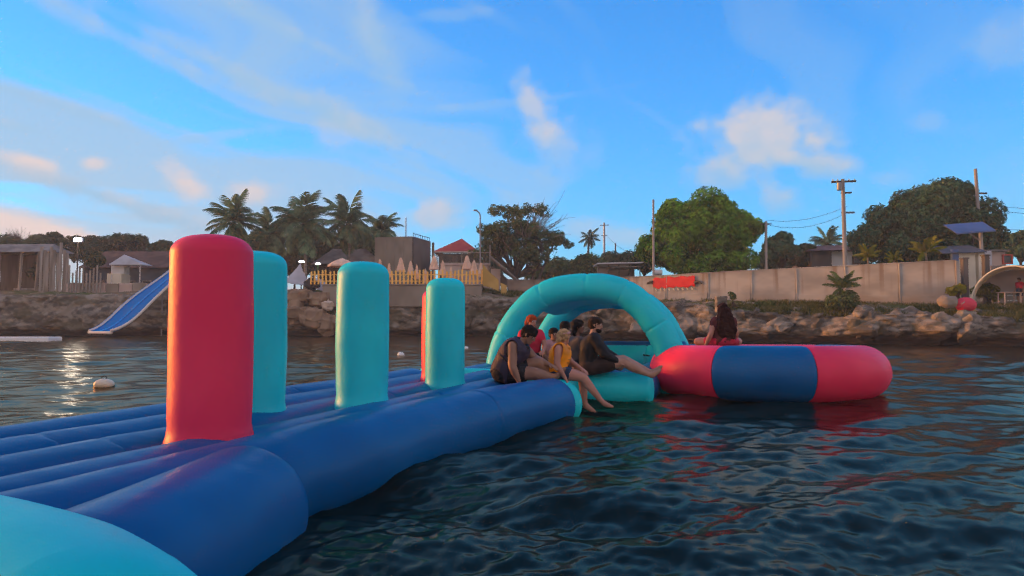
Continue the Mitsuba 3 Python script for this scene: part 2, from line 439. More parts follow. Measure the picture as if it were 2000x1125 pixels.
def build_cliff():
    xs = np.concatenate([np.linspace(-200, -58, 40)[:-1], np.arange(-58, 38, .22), np.linspace(38, 110, 40)])
    prof_v = np.array([1.6, 1.6, 1.5, .95, .30, .0, -.15, -.05, .10, .30, .75, 1.9, 3.6, 5.2, 8, 14, 40, 120, 500])
    prof_f = np.array([-2, -.3, .18, .50, .62, .85, -.45, -.62, -.78, -.90, -.97, -1, -1.5, -2, -2.02, -2.03, -2.1, -2.4, -3])
    # parameter: metres for positive heights, fractions of the lip height for negative ones, beyond -1 between lip and back
    s = np.concatenate([np.linspace(0, 5, 34)[:-1], np.linspace(5, 11, 48)[:-1], np.linspace(11, 13, 14)[:-1], [13, 14, 15, 16, 17, 18]])
    L, B = LIP(xs)[:, None], BACK(xs)[:, None]
    zz = []
    for pf in prof_f:
        if pf >= 0 or pf in (-2, -.3) and len(zz) < 2:
            zz.append(np.full_like(L, pf))
        elif pf >= -1:
            zz.append(L * -pf)
        else:
            zz.append(L + (B - L) * (min(-pf, 2) - 1) + max(-pf - 2, 0) * 6)
    zz = np.concatenate(zz, 1)
    idx = np.arange(len(prof_v))
    V = np.interp(s, idx, prof_v)[None].repeat(len(xs), 0)
    Z = np.stack([np.interp(s, idx, row) for row in zz])
    X = xs[:, None].repeat(len(s), 1)
    Y = SHORE(xs)[:, None] + V
    p = np.stack([X, Y, Z], -1)
    face = np.clip((13.5 - s) / 2.5, 0, 1)[None] * np.clip((s - .6) / 1.5, 0, 1)[None]
    big = meshkit.fbm(np.stack([X * .16, X * 0, Z * .10], -1), 3, 2) - .5
    mid = meshkit.fbm(p * [.5, .5, .62], 4, 12) - .5
    lump = np.abs(meshkit.fbm(p * [.85, .85, 1.1] + 9, 4, 22) - .5)
    rough = 0.38 + 0.62 / (1 + np.exp(-(X + 10) / 3.0))              # rugged limestone on the right, a plainer face on the left
    col = meshkit.fbm(np.stack([X * 1.5, Y * .4, Z * .45], -1), 4, 55) - .5
    def billow(q, seed, octs=4):
        return sum(.55 ** o * np.abs(2 * meshkit.noise(np.asarray(q) * 1.9 ** o, seed + o) - 1) for o in range(octs))
    bil = billow(np.stack([X * .62 + .35 * mid * 4, Y * .3, Z * .50 + big * 2], -1), 61)
    dy = face * (2.4 * big + rough * (1.2 * mid + 1.2 * col - 1.35 * (bil - .85)))
    Y = Y + dy
    dz = (meshkit.fbm(p * .7 + 50, 4, 32) - .5) * np.clip((s - 9) / 2, 0, 1)[None] * np.clip((17.5 - s) / 3, 0, 1)[None] * (.25 + .75 * rough) * np.where(s > 13.2, .3, 1.1)[None]
    notch = face * np.clip(1 - np.abs(s - 4.4) / 2.0, 0, 1)[None] * (meshkit.fbm(np.stack([X * .35, X * 0, X * 0 + 3], -1), 3, 8) - .5) * .55
    Z = Z + dz + notch
    v = np.stack([X, Y, Z], -1)
    n, m = X.shape
    i, j = np.meshgrid(np.arange(n - 1), np.arange(m - 1), indexing='ij')
    a = i * m + j
    f = np.stack([a, a + m, a + m + 1, a + 1], -1).reshape(-1, 4)
    f = np.vstack([f[:, [0, 1, 2]], f[:, [0, 2, 3]]])
    return trimesh.Trimesh(v.reshape(-1, 3), f, process=False)


structure('rocky_shore', build_cliff(), 'rock', True)


# ------------------------------------------------------------------ the rafts. Raft axes: s across (to the right), t along (away), 18.3 degrees to the right of the view
AX = math.radians(18.3)
US, UT = np.array([math.cos(AX), -math.sin(AX), 0]), np.array([math.sin(AX), math.cos(AX), 0])


def R(s, t, z=0.0):
    return US * s + UT * t + np.array([0, 0, z])


def ring(center, axis, r, thick=0.012, n=40):
    axis = np.asarray(axis, float) / np.linalg.norm(axis)
    a = np.cross(axis, [0.3, 0.2, 1]); a /= np.linalg.norm(a)
    b = np.cross(axis, a)
    g = np.linspace(0, 2 * PI, n)[:, None]
    return sweep(center + r * (np.cos(g) * a + np.sin(g) * b), thick, 6)


run = thing('inflatable_runway', 'long blue inflatable runway of lengthwise tubes carrying upright padded columns', 'inflatable runway')
TS = [-5.92, -5.16, -4.40, -3.66]
for i, s in enumerate(TS):
    far = 11.9 if i < 3 else 10.5
    m = air_tube([R(s - .12 * i, 0.5, .14), R(s - .08 * i, 4, .15), R(s - .02 * i, 8, .14), R(s + .02, far, .14)], .41, 30, 60, .6, seams=[3.4, 7.4], pinch=.02)
    part(run, 'tube', jitter(m, .012, 1.1, i), 'vinyl_blue', True)
m = air_tube([R(-3.58, .9, .17), R(-3.46, 3.0, .19), R(-3.38, 5, .19), R(-3.16, 7.6, .19), R(-2.94, 9.0, .18), R(-2.64, 10.25, .17)], .40, 36, 90, .5, seams=[7.05], pinch=.03)
part(run, 'side_tube', jitter(m, .014, .9, 9), 'vinyl_blue', True, 'thick blue tube along the near side of the runway')
tip = air_tube([R(-2.64, 10.05, .17), R(-2.58, 10.50, .17)], .385, 36, 14, .8)
part(run, 'end_cap', tip, 'vinyl_teal', True, 'turquoise end of the thick side tube')
m = air_tube([R(-2.72, .8, .12), R(-2.86, 2.2, .13), R(-3.26, 4.02, .16)], .45, 36, 50, .5)
part(run, 'near_bolster', jitter(m, .016, .9, 19), 'vinyl_blue', True, 'fat blue bolster overlapping the near end of the side tube')
m = air_tube([R(-5.6, 1.72, .18), R(-4.2, 1.86, .22), R(-3.0, 1.90, .22), R(-1.80, 1.60, .12)], .52, 36, 60, .75)
part(run, 'end_bumper', jitter(m, .03, .8, 29), 'vinyl_teal', True, 'rounded turquoise bumper across the near end')
m = air_tube([R(-5.9, 12.05, .40), R(-3.75, 12.0, .40)], .15, 20, 20, .6)
part(run, 'strip', m, 'vinyl_teal', True, 'narrow turquoise strip across the far end')


def column(s, t, mt, label, h=1.74, r=.315, lean=(0, 0)):
    zs = np.concatenate([[-.12, -.03, .0, .05, .12], np.linspace(.2, h - .16, 14), h - .16 + .16 * np.sin(np.linspace(0, PI / 2, 12))[1:]])
    rr = np.concatenate([[r * 1.13, r * 1.13, r * 1.08, r * 1.02, r * .985], r * (1 + .02 * np.sin(np.linspace(0, PI, 14))), np.maximum(r * np.cos(np.linspace(0, PI / 2, 12))[1:] ** .62, .01)])
    base = R(s, t, .50)
    pts = np.stack([base[0] + lean[0] * zs, base[1] + lean[1] * zs, base[2] + zs], 1)
    m = sweep(pts, rr, 44)
    v = m.vertices
    a = np.arctan2(v[:, 1] - base[1], v[:, 0] - base[0])
    low = np.clip(1 - (v[:, 2] - base[2]) / .12, 0, 1)
    v[:, 2] += low * .018 * np.sin(3 * a + s * 9)                # the welded skirt follows the tubes under it
    m = jitter(trimesh.Trimesh(v, m.faces, process=False), .010, 1.7, int(abs(s * 100)))
    k = part(run, 'column', m, mt, True, label)
    sm = np.stack([pts[4:19, 0] + rr[4:19] * math.cos(2.9), pts[4:19, 1] + rr[4:19] * math.sin(2.9), pts[4:19, 2]], 1)
    scene[k + '__side_seam'] = shape(sweep(sm, .007, 6), mt, True)
    return k


column(-4.02, 4.40, 'vinyl_red', 'tallest red column, nearest the camera', 1.66, .315, (-.012, 0))
column(-4.72, 5.75, 'vinyl_teal', 'turquoise column right behind the tall red one', 1.68, .32)
column(-4.07, 6.80, 'vinyl_teal', 'turquoise column in the middle of the row', 1.64, .295)
column(-4.70, 7.9, 'vinyl_red', 'red column hidden behind the middle turquoise one', 1.60, .30)
column(-4.10, 9.2, 'vinyl_teal', 'farthest turquoise column', 1.60, .29)
column(-4.70, 10.3, 'vinyl_red', 'farthest red column, mostly behind the last turquoise one', 1.50, .29)

# the arch raft: a deck with a sun canopy between two arches
arch = thing('arch_raft', 'turquoise inflatable raft with two thick arches and a canopy between them', 'inflatable raft')
for i, s in enumerate(np.linspace(-4.85, -1.80, 6)):
    part(arch, 'deck_tube', jitter(air_tube([R(s, 12.75, .13), R(s, 18.2, .13)], .37, 24, 30, .5), .01, 1.1, 40 + i), 'vinyl_blue', True)
m = air_tube([R(-2.60, 12.12, .235), R(-1.36, 12.18, .235)], .30, 32, 30, .42)
part(arch, 'front_bumper', jitter(m, .02, 2.0, 51), 'vinyl_teal', True, 'short turquoise bumper at the front right edge')
m = air_tube([R(-4.9, 12.2, .22), R(-3.6, 12.25, .23), R(-2.62, 12.2, .23)], .30, 32, 30, .45)
part(arch, 'front_bumper', jitter(m, .02, 2.0, 52), 'vinyl_teal', True)
part(arch, 'side_bumper', jitter(air_tube([R(-1.30, 14.2, .25), R(-1.20, 18.0, .25)], .33, 28, 30, .5), .02, 1.5, 53), 'vinyl_teal', True)
part(arch, 'side_bumper', jitter(air_tube([R(-5.25, 12.4, .22), R(-5.25, 18.0, .22)], .30, 28, 30, .5), .02, 1.5, 54), 'vinyl_blue', True)
m = air_tube([R(-4.6, 16.9, .50), R(-1.15, 16.9, .52)], .34, 30, 40, .45, seams=[1.2, 2.55], pinch=.09)
part(arch, 'back_wall', jitter(m, .03, 1.6, 55), 'vinyl_teal', True, 'raised turquoise tube along the far side')
m = air_tube([R(-4.6, 17.05, .84), R(-1.1, 17.0, .86)], .105, 18, 24, .6)
part(arch, 'top_rail', jitter(m, .012, 1.6, 56), 'vinyl_blue', True, 'thin blue tube on top of the back wall')


def arch_path(sc, t, k=1.0):
    base = np.array([(-1.98, .32), (-1.88, .78), (-1.66, 1.28), (-1.28, 1.76), (-.78, 2.08), (-.2, 2.20), (.38, 2.19), (.88, 2.05), (1.32, 1.70), (1.64, 1.22), (1.84, .76), (1.94, .30)])
    return np.array([R(sc + a * k, t, z) for a, z in base])


AF, AB = 14.3, 17.35
for t, lab, sd in ((AF, 'near arch', 3), (AB, 'far arch', 4)):
    m = air_tube(arch_path(-3.08, t, 1.0 if t == AF else .97) - [0, 0, 0 if t == AF else .12], .30, 32, 90, .5, seams=[.85, 2.1, 3.1, 3.9, 4.9], pinch=.05)
    k = part(arch, 'arch', jitter(m, .022, 1.7, sd), 'vinyl_teal', True, lab)
# canopy sheet slung between the arches
pa, _ = curve(arch_path(-3.08, AF), 60)
pb, _ = curve(arch_path(-3.08, AB, .97), 60)
a0, a1 = 19, 46
rows = []
for w in np.linspace(.0, 1, 12):
    rows.append(pa[a0:a1] * (1 - w) + pb[a0:a1] * w + np.array([0, 0, -.20 - .10 * math.sin(PI * w)]))
G = np.array(rows)
top, bot = G.reshape(-1, 3), G.reshape(-1, 3) - [0, 0, .035]
nr, nc = G.shape[:2]
i, j = np.meshgrid(np.arange(nr - 1), np.arange(nc - 1), indexing='ij')
q = (i * nc + j).ravel()
f1 = np.vstack([np.stack([q, q + 1, q + nc + 1], 1), np.stack([q, q + nc + 1, q + nc], 1)])
part(arch, 'canopy', jitter(trimesh.Trimesh(np.vstack([top, bot]), np.vstack([f1, f1[:, ::-1] + nr * nc]), process=False), .02, 1.5, 60), 'vinyl_teal', True, 'turquoise cloth canopy stretched between the two arches')
for t in (13.9, 15.3, 16.4):
    part(arch, 'handle', sweep(curve([R(-1.35, t, .56), R(-1.35, t + .06, .60), R(-1.35, t + .2, .60), R(-1.35, t + .26, .56)], 10)[0], .016, 6), 'mesh_black', True)
for t, s in ((16.55, -1.7), (16.52, -1.42), (16.56, -2.1)):
    part(arch, 'strap', obox(R(s, t, .62), R(s + .16, t, .60), .02, .03), 'mesh_black')

# the round water trampoline: eight panels, red and blue by turns
tramp = thing('water_trampoline', 'round inflatable water trampoline with red and blue panels', 'water trampoline')
TC, TR, TT = np.array([5.26, 14.0, .445]), 1.82, .515
a0 = math.radians(-90 - 43.5)
for i in range(6):
    a0, a1 = (a0, a0 + math.radians(45 if i % 2 == 0 else 75)) if i == 0 else (a1, a1 + math.radians(45 if i % 2 == 0 else 75))
    aa = np.linspace(a0, a1, 40)
    pts = np.stack([TC[0] + TR * np.cos(aa), TC[1] + TR * np.sin(aa), np.full(40, TC[2])], 1)
    edge = np.minimum(aa - aa[0], aa[-1] - aa)
    rr = TT * (1 - .022 * np.exp(-(edge / .02) ** 2))
    pts[:, 2] -= (pts[:, 1] - TC[1]) * .027                       # the far side sinks a little under the sitter
    part(tramp, 'panel', sweep(pts, rr, 40), 'vinyl_red' if i % 2 else 'vinyl_blue', 45)
g = np.linspace(0, 2 * PI, 49)[:-1]
part(tramp, 'bed', trimesh.creation.cylinder(1.36, .02, sections=48, transform=trimesh.transformations.translation_matrix(TC + [0, 0, .20])), 'mesh_black')
springs = [sweep([TC + [1.34 * math.cos(a), 1.34 * math.sin(a), .20], TC + [1.68 * math.cos(a), 1.68 * math.sin(a), .26]], .02, 6) for a in g]
part(tramp, 'spring', cat(springs), 'mesh_black', True, stuff=True)
# ------------------------------------------------------------------ floats and other things on the water
def buoy(x, y, r, mt, label, sq=.75):
    Y = CAM_Z * F / (y - 628)
    c = P(x, y, Y)
    k = thing('buoy', label, 'buoy')
    s = trimesh.creation.icosphere(3, 1.0); s.apply_scale([r, r * .95, r * sq]); s.apply_translation([c[0], c[1], r * .22])
    part(k, 'ball', jitter(s, .03 * r, 4 / r, 3), mt, True)
    part(k, 'eye', sweep(c + np.stack([.25 * r * np.cos(g), g * 0, r * (.92 + .2 * np.sin(g))], 1) * [1, 0, 1] + [0, 0, -c[2]], .05 * r, 6), 'mesh_black', True)
    return k


buoy(203, 754, .21, 'buoy_cream', 'large cream buoy floating alone left of the tall red column', .62)
buoy(783, 694, .15, 'buoy_white', 'small white buoy between the middle and farthest turquoise columns')
buoy(910, 681, .14, 'buoy_white', 'small white buoy just right of the farthest turquoise column')
k = thing('floating_pontoon', 'long low white pontoon on the water under the left cliff', 'pontoon')
p0, p1 = P(-260, 668, 50.0), P(108, 668, 50.0)
p0[2] = p1[2] = -.12
part(k, 'hull', obox(p0, p1, 1.6, .42, .06), 'buoy_white')
part(k, 'deck', obox(p0 + [0, 0, .425], p1 + [-.1, 0, .425], 1.4, .05, .01), 'pole_wood')


# ------------------------------------------------------------------ trees and plants
def leaves(c, nrm, size, rng):
    """One folded four-point leaf (two triangles) per point."""
    n = len(c)
    a = rng.normal(size=(n, 3)); a -= nrm * (a * nrm).sum(1, keepdims=True); a /= np.linalg.norm(a, axis=1, keepdims=True) + 1e-9
    b = np.cross(nrm, a)
    L, W = (size * (0.7 + 0.6 * rng.random(n)))[:, None], (size * (0.32 + 0.25 * rng.random(n)))[:, None]
    v = np.stack([c - a * L, c + b * W + nrm * W * .35, c + a * L, c - b * W + nrm * W * .35], 1).reshape(-1, 3)
    k = np.arange(n)[:, None] * 4
    return v, np.vstack([k + [0, 1, 2], k + [0, 2, 3]])


def crown_mesh(clusters, n, size, seed, gap=.40, gapk=.9, up=.35):
    rng = np.random.default_rng(seed)
    w = np.array([(c[1][0] * c[1][1] * c[1][2]) ** .667 for c in clusters]); w /= w.sum()
    C, N = [], []
    for (c, r), k in zip(clusters, rng.multinomial(n, w)):
        d = rng.normal(size=(k, 3)); d /= np.linalg.norm(d, axis=1, keepdims=True)
        rad = .45 + .62 * rng.random(k) ** .6
        C.append(np.asarray(c) + d * rad[:, None] * np.asarray(r))
        m = d + rng.normal(size=(k, 3)) * .55 + [0, 0, up]
        N.append(m / np.linalg.norm(m, axis=1, keepdims=True))
    C, N = np.vstack(C), np.vstack(N)
    keep = meshkit.fbm(C * gapk + seed, 3, seed) > gap - .08 + .10 * rng.random(len(C))
    C, N = C[keep], N[keep]
    v, f = leaves(C, N, size, rng)
    return trimesh.Trimesh(v, f, process=False)


def clusters_in(center, radii, n, rel, seed, squash=.85, low=-.75):
    rng = np.random.default_rng(seed)
    out, center, radii = [], np.asarray(center, float), np.asarray(radii, float)
    while len(out) < n:
        d = rng.normal(size=3); d /= np.linalg.norm(d)
        if d[2] < low:
            continue
        rr = .30 + .50 * rng.random() ** .5
        s = rel * radii.mean() * (.65 + .7 * rng.random())
        out.append((center + d * rr * radii, np.array([s, s, s * squash])))
    return out


def limbs(base, fork, clusters, r, seed, most=14):
    rng = np.random.default_rng(seed)
    ms = []
    for c, s in clusters[:most]:
        mid = (fork + c) / 2 + rng.normal(size=3) * .25 * np.linalg.norm(c - fork) * [.6, .6, .3]
        pts, _ = curve([fork - (fork - base) * .06, mid, c], 10)
        ms.append(sweep(pts, np.linspace(r * .5, r * .12, 10), 6))
    return cat(ms)


def broad_tree(name, label, category, base, fork_z, envs, n, size, leafmat, bark, seed, r=.25, ncl=26, rel=.34, group=None, gap=.40, most=14, leaf_parts=None):
    k = thing(name, label, category, group)
    base = np.asarray(base, float)
    cl = []
    for i, (c, rd) in enumerate(envs):
        cl += clusters_in(c, rd, max(4, int(ncl * (1 if i == 0 else .6))), rel, seed + i)
    c0 = np.asarray(envs[0][0], float)
    fork = np.array([base[0] * .6 + c0[0] * .4, base[1] * .6 + c0[1] * .4, fork_z])
    pts, _ = curve([base - [0, 0, .3], (base + fork) / 2 + [.12 * r * 4, 0, 0], fork], 10)
    part(k, 'trunk', sweep(pts, np.linspace(r * 1.25, r * .7, 10), 10), bark, True)
    part(k, 'limb', limbs(base, fork, cl, r, seed, most), bark, True, stuff=True)
    part(k, 'crown', crown_mesh(cl, n, size, seed, gap), leafmat, False)
    return k


def bush(label, c, rd, n, size, leafmat, seed, name='shrub', group=None, gap=.36):
    k = thing(name, label, 'shrub' if name == 'shrub' else 'tree', group)
    c = np.asarray(c, float)
    cl = clusters_in(c, rd, 12, .45, seed, low=-1)
    st = [sweep(curve([[c[0] + .1 * i, c[1], c[2] - rd[2] - .4], (c + cc[0]) / 2 - [0, 0, .2], cc[0]], 6)[0], np.linspace(.05, .015, 6), 5) for i, cc in enumerate(cl[:5])]
    part(k, 'stem', cat(st), 'bark_dark', True)
    part(k, 'crown', crown_mesh(cl, n, size, seed, gap), leafmat, False)
    return k


def frond_mesh(L, droop, seed, wid=.34, pairs=30):
    rng = np.random.default_rng(seed)
    s = np.linspace(0, 1, 14)
    e = .15 - droop * s ** 1.4
    dx, dz = np.cos(e), np.sin(e)
    x = np.concatenate([[0], np.cumsum((dx[1:] + dx[:-1]) / 2)]) * L / 13
    z = np.concatenate([[0], np.cumsum((dz[1:] + dz[:-1]) / 2)]) * L / 13
    pts = np.stack([x, x * 0, z], 1)
    ms = [sweep(pts, np.linspace(.035, .008, 14), 5)]
    v, f = [], []
    for i in range(pairs):
        q = .10 + .88 * i / (pairs - 1)
        p = np.array([np.interp(q, s, pts[:, k]) for k in range(3)])
        t = np.array([np.interp(q, s, dx), 0, np.interp(q, s, dz)])
        l = L * wid * (math.sin(PI * min(1, q * .82 + .16)) ** .7) * (.85 + .3 * rng.random())
        for sd in (-1, 1):
            if rng.random() < .06:
                continue
            d = np.array([t[0] * .55, sd * .8, t[2] * .55 - .38 - .25 * rng.random()]); d /= np.linalg.norm(d)
            w = t * .052 * L / 3
            b = len(v)
            v += [p - w, p + w, p + d * l * .55 + w * .9 - [0, 0, .02], p + d * l * .55 - w * .9 - [0, 0, .02], p + d * l - [0, 0, .14 * l]]
            f += [[b, b + 1, b + 2], [b, b + 2, b + 3], [b + 3, b + 2, b + 4]]
    return cat(ms + [trimesh.Trimesh(np.array(v), np.array(f), process=False)])


FRONDS = {}


def palm(label, top, base, L, nf=20, seed=0, leafmat='leaf_palm', r=.16, name='palm_tree', lo=-35, hi=78, group=None, trunk='bark_palm'):
    rng = np.random.default_rng(seed)
    k = thing(name, label, 'palm tree' if 'tree' in name else 'palm', group)
    top, base = np.asarray(top, float), np.asarray(base, float)
    pts, _ = curve([base - [0, 0, .3], base + (top - base) * .5 + [.25 * rng.normal(), 0, 0], top], 14)
    part(k, 'trunk', sweep(pts, np.linspace(r * 1.3, r * .8, 14), 9), trunk, True)
    for i in range(nf):
        kind = int(rng.integers(3))
        key = (round(L, 1), kind, leafmat)
        if key not in FRONDS:
            FRONDS[key] = shape(frond_mesh(L, (.75, 1.15, 1.6)[kind], kind + 10 * int(L * 10)), leafmat, False)
        q = (i + .5) / nf
        tilt = hi + (lo - hi) * q + rng.normal() * 7
        az = i * 137.5 + rng.normal() * 12
        sc = .85 + .3 * rng.random()
        part(k, 'frond', FRONDS[key], to_world=T().translate(top.tolist()).rotate([0, 0, 1], az).rotate([0, 1, 0], -tilt).scale(sc))
    if nf > 14:
        nuts = [trimesh.creation.icosphere(1, .14 * r / .16, ) for _ in range(5)]
        for i, nn in enumerate(nuts):
            nn.apply_translation(top + [.22 * math.cos(i * 1.3), .22 * math.sin(i * 1.3), -.18])
        part(k, 'coconut', cat(nuts), 'bark_dark', True, stuff=True)
    return k


def gp(x, y, D):
    p = P(x, y, D)
    return np.array([p[0], p[1], ground(p[0], p[1])])


# palms behind the terrace
for i, (x, y, D, L, lab) in enumerate([
        (456, 434, 76, 3.7, 'leftmost of the tall coconut palms, rising over the tall red column'),
        (530, 456, 82, 3.4, 'lower coconut palm between the two tall palms left of the grey lamp'),
        (592, 436, 74, 4.1, 'tallest bushy coconut palm, second tall one from the left'),
        (681, 436, 78, 3.8, 'coconut palm rising above the open beige umbrella'),
        (745, 452, 84, 3.4, 'rightmost coconut palm, leaning over the grey concrete building')]):
    t = P(x, y, D)
    palm(lab, t, [t[0] + (.6, -.5, .3, -.4, -1.2)[i], t[1], ground(t[0], t[1])], L, 28, 100 + i, lo=-60)
t = P(1151, 464, 88)
palm('small dark palm with bare trunk standing between the spreading tree and thin poles', t, gp(1148, 520, 88), 1.75, 14, 120, 'leaf_dusk', .16, lo=-50, hi=60, trunk='bark_dark')
t = P(1616, 474, 80)
palm('grey-green palm crown behind the brown roofed house', t, gp(1620, 530, 80), 2.4, 18, 121, 'leaf_palm')
for x, y, D, L, lab, sd in [(1695, 502, 49.5, 1.1, 'small yellow-green palm above the wall, left of three', 130), (1746, 508, 49, .8, 'smallest yellow-green palm above the wall, middle of three', 131), (1808, 493, 48.5, 1.35, 'larger yellow-green palm above the wall beside the blue stall', 132)]:
    t = P(x, y, D)
    palm(lab, t, [t[0], t[1], ground(t[0], t[1])], L, 13, sd, 'leaf_yellow', .09, lo=5, hi=85)
t = P(1646, 562, 45.2)
palm('young green palm growing at the foot of the pale wall', t, [t[0], t[1], ground(t[0], t[1])], 1.35, 13, 133, 'leaf_mid', .10, name='young_palm', lo=0, hi=80)

# the two great trees right of the arches
c = P(1368, 458, 63)
b = gp(1385, 535, 63)
broad_tree('leafy_tree', 'big bright green leafy tree behind the red banner wall', 'tree', b, b[2] + 1.6,
           [(c + [0, 0, .2], (5.3, 4.2, 3.6)), (P(1292, 490, 62), (3.1, 2.6, 2.4)), (P(1375, 510, 62), (5.0, 3.0, 1.5)), (P(1330, 425, 63), (2.8, 2.5, 1.9)), (P(1440, 455, 64), (2.6, 2.4, 2.4))], 60000, .22, 'leaf_bright', 'bark_dark', 200, .32, 40, .32, gap=.30)
b = gp(1815, 520, 58)
broad_tree('broad_dark_tree', 'huge dark green tree with domed crown behind the yellow-green palms', 'tree', b, b[2] + 1.8,
           [(P(1822, 428, 58), (4.9, 4.0, 3.2)), (P(1722, 462, 58), (2.7, 2.6, 2.4)), (P(1905, 462, 58), (2.4, 2.4, 2.4)), (P(1850, 390, 58), (2.6, 2.6, 1.6)), (P(1800, 482, 58), (5.2, 3.2, 1.6)), (P(1850, 492, 57), (3.4, 2.4, 1.5))], 60000, .22, 'leaf_deep', 'bark_dark', 210, .36, 40, .32, gap=.28)
# the spreading tree over the wall: pale bare twigs at the top right
b = gp(1006, 540, 77)
k = broad_tree('spreading_tree', 'wide thin-leaved tree with pale bare twigs in its top, left of the arches', 'tree', b, b[2] + 2.0,
               [(P(1012, 470, 77), (5.3, 4.0, 3.0)), (P(985, 492, 77), (4.2, 3.6, 1.5)), (P(965, 460, 77), (2.6, 2.4, 1.4)), (P(1010, 415, 77), (4.2, 3.0, .9)), (P(1060, 465, 77), (3.0, 2.4, 1.1)), (P(1100, 478, 77), (1.6, 1.5, .6)), (P(1040, 510, 77), (2.2, 2.0, 1.0))],
               21000, .20, 'leaf_mid', 'bark_dark', 220, .30, 26, .28, gap=.47, most=40)
rng = np.random.default_rng(7)
tw = []
fk = P(1022, 478, 77)
for i in range(90):
    e = P(1050 + rng.normal() * 38, 428 + rng.normal() * 20, 77 + rng.normal() * 1.5)
    s0 = fk + (e - fk) * (.25 + .4 * rng.random())
    pts, _ = curve([s0, (s0 + e) / 2 + rng.normal(size=3) * .35, e], 7)
    tw.append(sweep(pts, np.linspace(.05, .014, 7), 5))
part(k, 'bare_twig', cat(tw), 'bark_pale', True, stuff=True)
for i, (x0, x1) in enumerate([(1036, 1060), (1046, 1085), (1014, 1000)]):
    q = gp(x0 - 6, 540, 77)
    part(k, 'trunk', sweep(curve([q - [0, 0, .3], P((x0 + x1) / 2, 512, 77), P(x1, 470, 77)], 10)[0], np.linspace(.2, .08, 10), 8), 'bark_dark', True)

# background greenery
rows = [
    ('dark tree seen in the gap right of the second column', 575, 518, 96, 50, 26, 4500, 'leaf_dusk', 370), ('dark low tree right of the red roofed hut', 940, 520, 98, 60, 22, 4500, 'leaf_dusk', 371),
    ('dark tree filling the gap left of the long dark house', 60, 492, 92, 70, 24, 4500, 'leaf_dusk', 360), ('long low dark tree crown behind the long house roof', 205, 492, 99, 90, 18, 5000, 'leaf_dusk', 361),
    ('dark tree mass behind the slide top', 305, 505, 99, 60, 24, 4500, 'leaf_dusk', 362), ('dark undergrowth tree below the two leftmost palms', 490, 512, 90, 60, 30, 5000, 'leaf_dusk', 363),
    ('dark undergrowth tree behind the thatched shelter', 650, 505, 95, 80, 34, 6000, 'leaf_dusk', 364), ('dark tree left of the concrete building', 745, 500, 96, 40, 30, 3500, 'leaf_dusk', 365),
    ('low green tree right behind the spreading tree', 1075, 535, 92, 60, 24, 4500, 'leaf_mid', 366), ('low tree behind the utility pole foot', 1530, 512, 80, 60, 24, 4500, 'leaf_dusk', 367),
    ('dark tree behind the brown roofed house', 1640, 508, 84, 60, 26, 4500, 'leaf_dusk', 368), ('dim tree between the huge dark tree and pink house', 1945, 490, 74, 40, 30, 4000, 'leaf_deep', 369),  # label, x, y, D, rx, rz (px), leaves, material, seed
    ('dense dark tree behind the leftmost tall palm', 520, 487, 90, 46, 40, 5000, 'leaf_dusk', 300), ('dense dark tree behind the tallest bushy palm', 612, 478, 92, 56, 48, 6000, 'leaf_dusk', 301),
    ('dark tree under the palm above the open umbrella', 706, 478, 92, 42, 46, 5000, 'leaf_dusk', 302), ('dark round tree peeping out left of the tall red column', 318, 490, 95, 30, 28, 3000, 'leaf_dusk', 303),
    ('low dark tree crown on the far left skyline', 96, 472, 98, 34, 16, 2500, 'leaf_dusk', 305), ('dark tree mass at the left picture edge', 12, 492, 98, 60, 28, 4000, 'leaf_dusk', 306),
    ('dark tree behind the lit floodlight on the left skyline', 165, 482, 98, 44, 20, 3000, 'leaf_dusk', 307),
    ('dim green tree right of the bright leafy tree', 1528, 490, 70, 42, 34, 5000, 'leaf_deep', 308), ('dim low tree left of the brown roofed house', 1572, 503, 72, 30, 24, 3000, 'leaf_dusk', 309),
    ('grey-green tree at the right picture edge', 1992, 478, 66, 26, 34, 3500, 'leaf_deep', 311),
    ('low green trees above the arch, left of the white roofed shed', 1150, 530, 84, 70, 18, 4000, 'leaf_mid', 312), ('low dark tree behind the white roofed shed', 1215, 508, 92, 46, 18, 3000, 'leaf_dusk', 313),
    ('dark tree between the white roofed shed and bright leafy tree', 1258, 512, 74, 26, 26, 3000, 'leaf_mid', 314)]
for lab, x, y, D, rx, rz, n, mt, sd in rows:
    c = P(x, y, D)
    a, h = rx * D / F, rz * D / F
    b = np.array([c[0], c[1], ground(c[0], c[1])])
    broad_tree('background_tree', lab, 'tree', b, max(b[2] + .6, c[2] - h * .9), [(c, (a * .85, a * .8, h * .85))], int(n * 1.7), .27, mt, 'bark_dark', sd, .16, 18, .46, 'trees on the skyline', gap=.30)
# flat-topped tree with gaps, and a bare one, on the far left
b = gp(250, 500, 96)
broad_tree('flat_topped_tree', 'flat-topped see-through tree on the left skyline above the dark roof', 'tree', b, b[2] + 3, [(P(245, 470, 96), (4.6, 3, .7)), (P(215, 478, 96), (2.6, 2, .5)), (P(285, 482, 96), (2.4, 2, .6))], 3800, .22, 'leaf_dusk', 'bark_dark', 330, .18, 18, .24, gap=.45, most=30)
k = thing('bare_tree', 'leafless twiggy little tree on the far left skyline', 'tree')
b = gp(32, 500, 95); fk = P(32, 470, 95)
part(k, 'trunk', sweep(np.linspace(b, fk, 6), np.linspace(.12, .07, 6), 7), 'bark_dark', True)
tw = [sweep(curve([fk, fk + (e - fk) * .5 + rng.normal(size=3) * .2, e], 6)[0], np.linspace(.05, .012, 6), 4) for e in [P(32 + rng.normal() * 14, 452 + rng.normal() * 7, 95) for _ in range(34)]]
part(k, 'twig', cat(tw), 'bark_dark', True, stuff=True)
